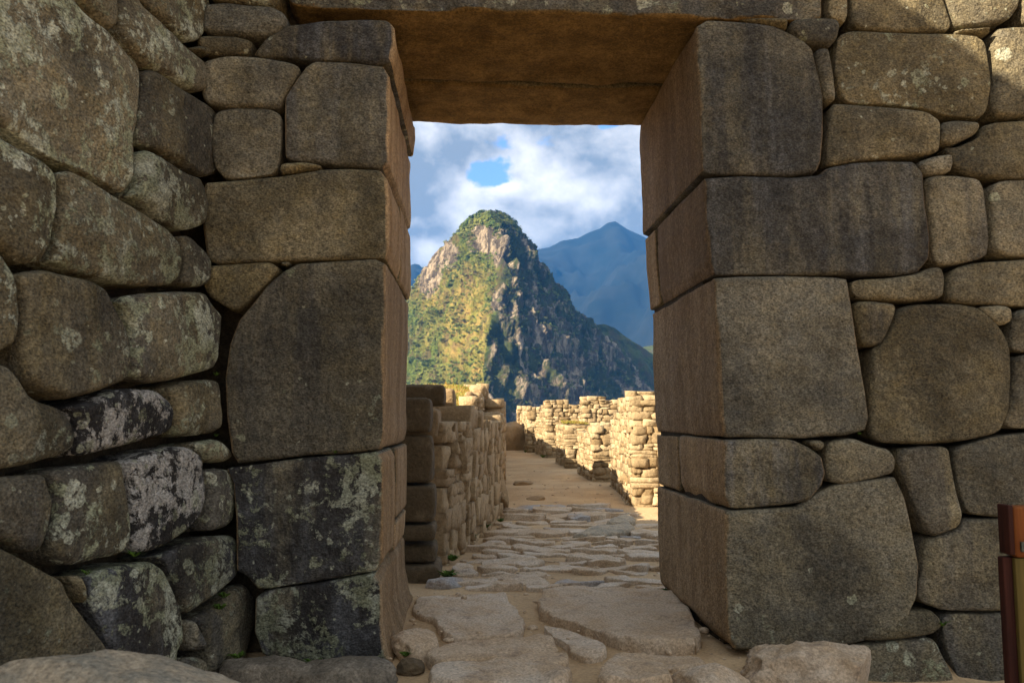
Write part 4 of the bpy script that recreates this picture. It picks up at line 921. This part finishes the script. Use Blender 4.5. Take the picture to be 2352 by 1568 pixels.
# ------------------------------------------------------------------ wooden post at the right
def bevel_box(name, lo, hi, mat, parent, bev=.006, smooth=True):
    import bmesh
    V, Fc = box('', lo, hi, None); bm = bmesh.new(); vs = [bm.verts.new(tuple(v-np.array(tuple(parent.location)))) for v in V]
    for f in Fc: bm.faces.new([vs[i] for i in f])
    bmesh.ops.bevel(bm, geom=list(bm.edges), offset=bev, segments=3, affect='EDGES', profile=.5)
    me = bpy.data.meshes.new(name); bm.to_mesh(me); bm.free(); me.materials.append(mat)
    me.polygons.foreach_set('use_smooth', [True]*len(me.polygons))
    o = bpy.data.objects.new(name, me); COL.objects.link(o); o.parent = parent; return o
def wood(name, c1, c2):
    m, t, b = base_mat(name, .8); P = t.new('ShaderNodeNewGeometry').outputs['Position']
    t.put(b.inputs['Base Color'], t.mix(t.rng(t.noise(t.scale(P, 60, 60, 5), 1.0, 5, .6), .3, .7), c1, c2)); bump(t, b, t.noise(t.scale(P, 90, 90, 8), 1.0, 3), .3, .004); return m
M_W1 = wood('varnished_orange_wood', (0.16, 0.045, 0.010), (0.26, 0.085, 0.018)); M_W2 = wood('dark_red_wood', (0.035, 0.010, 0.007), (0.065, 0.018, 0.011)); M_W3 = wood('olive_painted_wood', (0.10, 0.075, 0.018), (0.16, 0.115, 0.03))
M_MET = plain('dull_metal', (0.12, 0.13, 0.10), .45, 30, .4)
Yp = -.70
a = atY(2328, 1163, Yp); b_ = atY(2328, 1281, Yp)
post = thing('wooden_post', 'short varnished wooden post with a squared orange head at the right edge', 'wooden post', (a[0]+.05, Yp, 0))
bevel_box('post_head', (a[0], Yp, b_[2]), (a[0]+.16, Yp+.045, a[2]), M_W1, post, .008)
bevel_box('head_side', (a[0]-.012, Yp+.004, b_[2]+.006), (a[0]+.002, Yp+.047, a[2]+.003), M_W2, post, .003)
c_ = atY(2322, 1400, Yp)
bevel_box('post_shaft', (c_[0], Yp+.02, -.05), (c_[0]+.15, Yp+.043, b_[2]-.001), M_W2, post, .004)
bevel_box('front_board', (c_[0]+.022, Yp+.006, -.05), (c_[0]+.13, Yp+.019, b_[2]-.002), M_W3, post, .002)
e_ = atY(2343, 1255, Yp); bevel_box('metal_plate', (e_[0], Yp-.006, e_[2]-.012), (e_[0]+.05, Yp+.001, e_[2]+.012), M_MET, post, .001)

# ------------------------------------------------------------------ small plants in the joints
def tuft(P, s, n, label, seed, spread=1.0, droop=.2):
    rs_ = np.random.RandomState(seed); V, Fc, k = [], [], 0; P = np.array(P, float)
    for i in range(n):
        a = rs_.uniform(0, 6.28); l = s*rs_.uniform(.5, 1.1); o = np.array([math.cos(a), math.sin(a)*.7-.3, 0])*spread; w_ = s*rs_.uniform(.10, .2)
        sd2 = np.array([-math.sin(a), math.cos(a), 0]); b0 = P+o*s*.15*rs_.rand()
        p1 = b0+o*l*.35+np.array([0, 0, l*.5]); p2 = b0+o*l*.8+np.array([0, 0, l*(.75-droop*rs_.rand()*2)])
        V += [b0, p1+sd2*w_, p2, p1-sd2*w_]; Fc.append((k, k+1, k+2, k+3)); k += 4
    o = mesh_obj('fern_tuft' if n < 20 else 'grass_tuft', np.array(V), Fc, M_LEAF, None, tuple(P), smooth=False)
    return set_meta(o, label, 'plant', 'small green plants rooted in the joints')
def onL(x, y, h=.02): P = hit(x, y, FL.O, FL.N); return P+FL.N*(h-.015)
def onD(x, y, h=.0): return atY(x, y, 0)+np.array([0, -h+.005, 0])
tuft(onL(305, 1279), .028, 14, 'tiny green fern under the black and white lichened stone of the left wall', 1)
tuft(onL(512, 1372), .035, 14, 'small leafy plant in the joint above the lowest corner stone of the left wall', 2)
tuft(onL(500, 1400), .035, 16, 'grassy sprig just below the leafy plant near the left wall corner', 3)
tuft(onL(196, 1320), .02, 9, 'tiny sprout beside the wedge stone low on the left wall', 4)
tuft(onL(500, 862, .01), .018, 12, 'small moss tuft above the square stone beside the black crevice', 5)
tuft(onL(500, 1002, .01), .018, 12, 'small moss tuft on the little stone below the black crevice', 6)
tuft(onD(768, 1041), .020, 12, 'tiny plant in the joint below the huge dark left pillar stone', 7)
tuft(onD(790, 1341) , .016, 9, 'tiny sprout in the joint above the lowest left pillar stone', 8)
tuft(onD(555, 1505, .05), .04, 22, 'grass tuft at the ground in the left corner', 9)
tuft(onD(722, 1522, .02), .035, 22, 'grass tuft between the flat rocks at the left pillar foot', 10)
tuft(onD(930, 1525, -.02)*np.array([1, 1, 0])+np.array([0, 0, .01]), .03, 18, 'grass tuft at the foot of the left jamb', 11)
tuft(onD(2166, 1438, .0), .03, 16, 'small grass tuft in the joint low on the right wall', 12)
tuft(onD(1975, 998, .0), .015, 9, 'tiny grass blades in the joint below the broad right jamb stone', 13)
for i, (x, y, s_, lab) in enumerate(((1030, 1330, .06, 'bright green weeds at the foot of the dark end blocks'), (1040, 1290, .05, 'bright green weeds on the stone just above the path by the end blocks'), (1082, 1240, .06, 'bright weed clump where the left ruined wall meets the paving'), (1118, 1213, .045, 'low weeds beside the leaning stone of the left ruined wall'), (1148, 1200, .04, 'thin weeds at the foot of the rounded boulder'))):
    p = atZ(x, y, .0); tuft((p[0], p[1]-.03, .01), s_, 40, lab, 30+i, 1.2)
p = atZ(1535, 1364, 0); tuft((p[0]-.01, p[1], .01), .03, 26, 'small moss clump at the far foot of the right jamb', 40)
p = atZ(1205, 1040, 0); tuft((1.22, YY(18.3), .0), .08, 30, 'grass clump at the foot of the sixth rubble pier', 41)
tuft((1.40, YY(15.85), .0), .09, 30, 'grass clump at the foot of the tall narrow pier', 42)

# ------------------------------------------------------------------ haze
V, Fc = box('', (-6000, -60, -245), (6500, 6900, 1290), None)
mh = bpy.data.materials.new('valley_haze'); mh.use_nodes = True; t = NT(mh.node_tree); t.n.clear()
pvn = t.new('ShaderNodeVolumePrincipled'); pvn.inputs['Color'].default_value = (0.06, 0.34, 1.0, 1); pvn.inputs['Density'].default_value = 0.000095; pvn.inputs['Anisotropy'].default_value = 0.0
t.l.new(pvn.outputs[0], t.new('ShaderNodeOutputMaterial').inputs['Volume'])
set_meta(mesh_obj('haze', V, Fc, mh, smooth=False), kind='stuff')
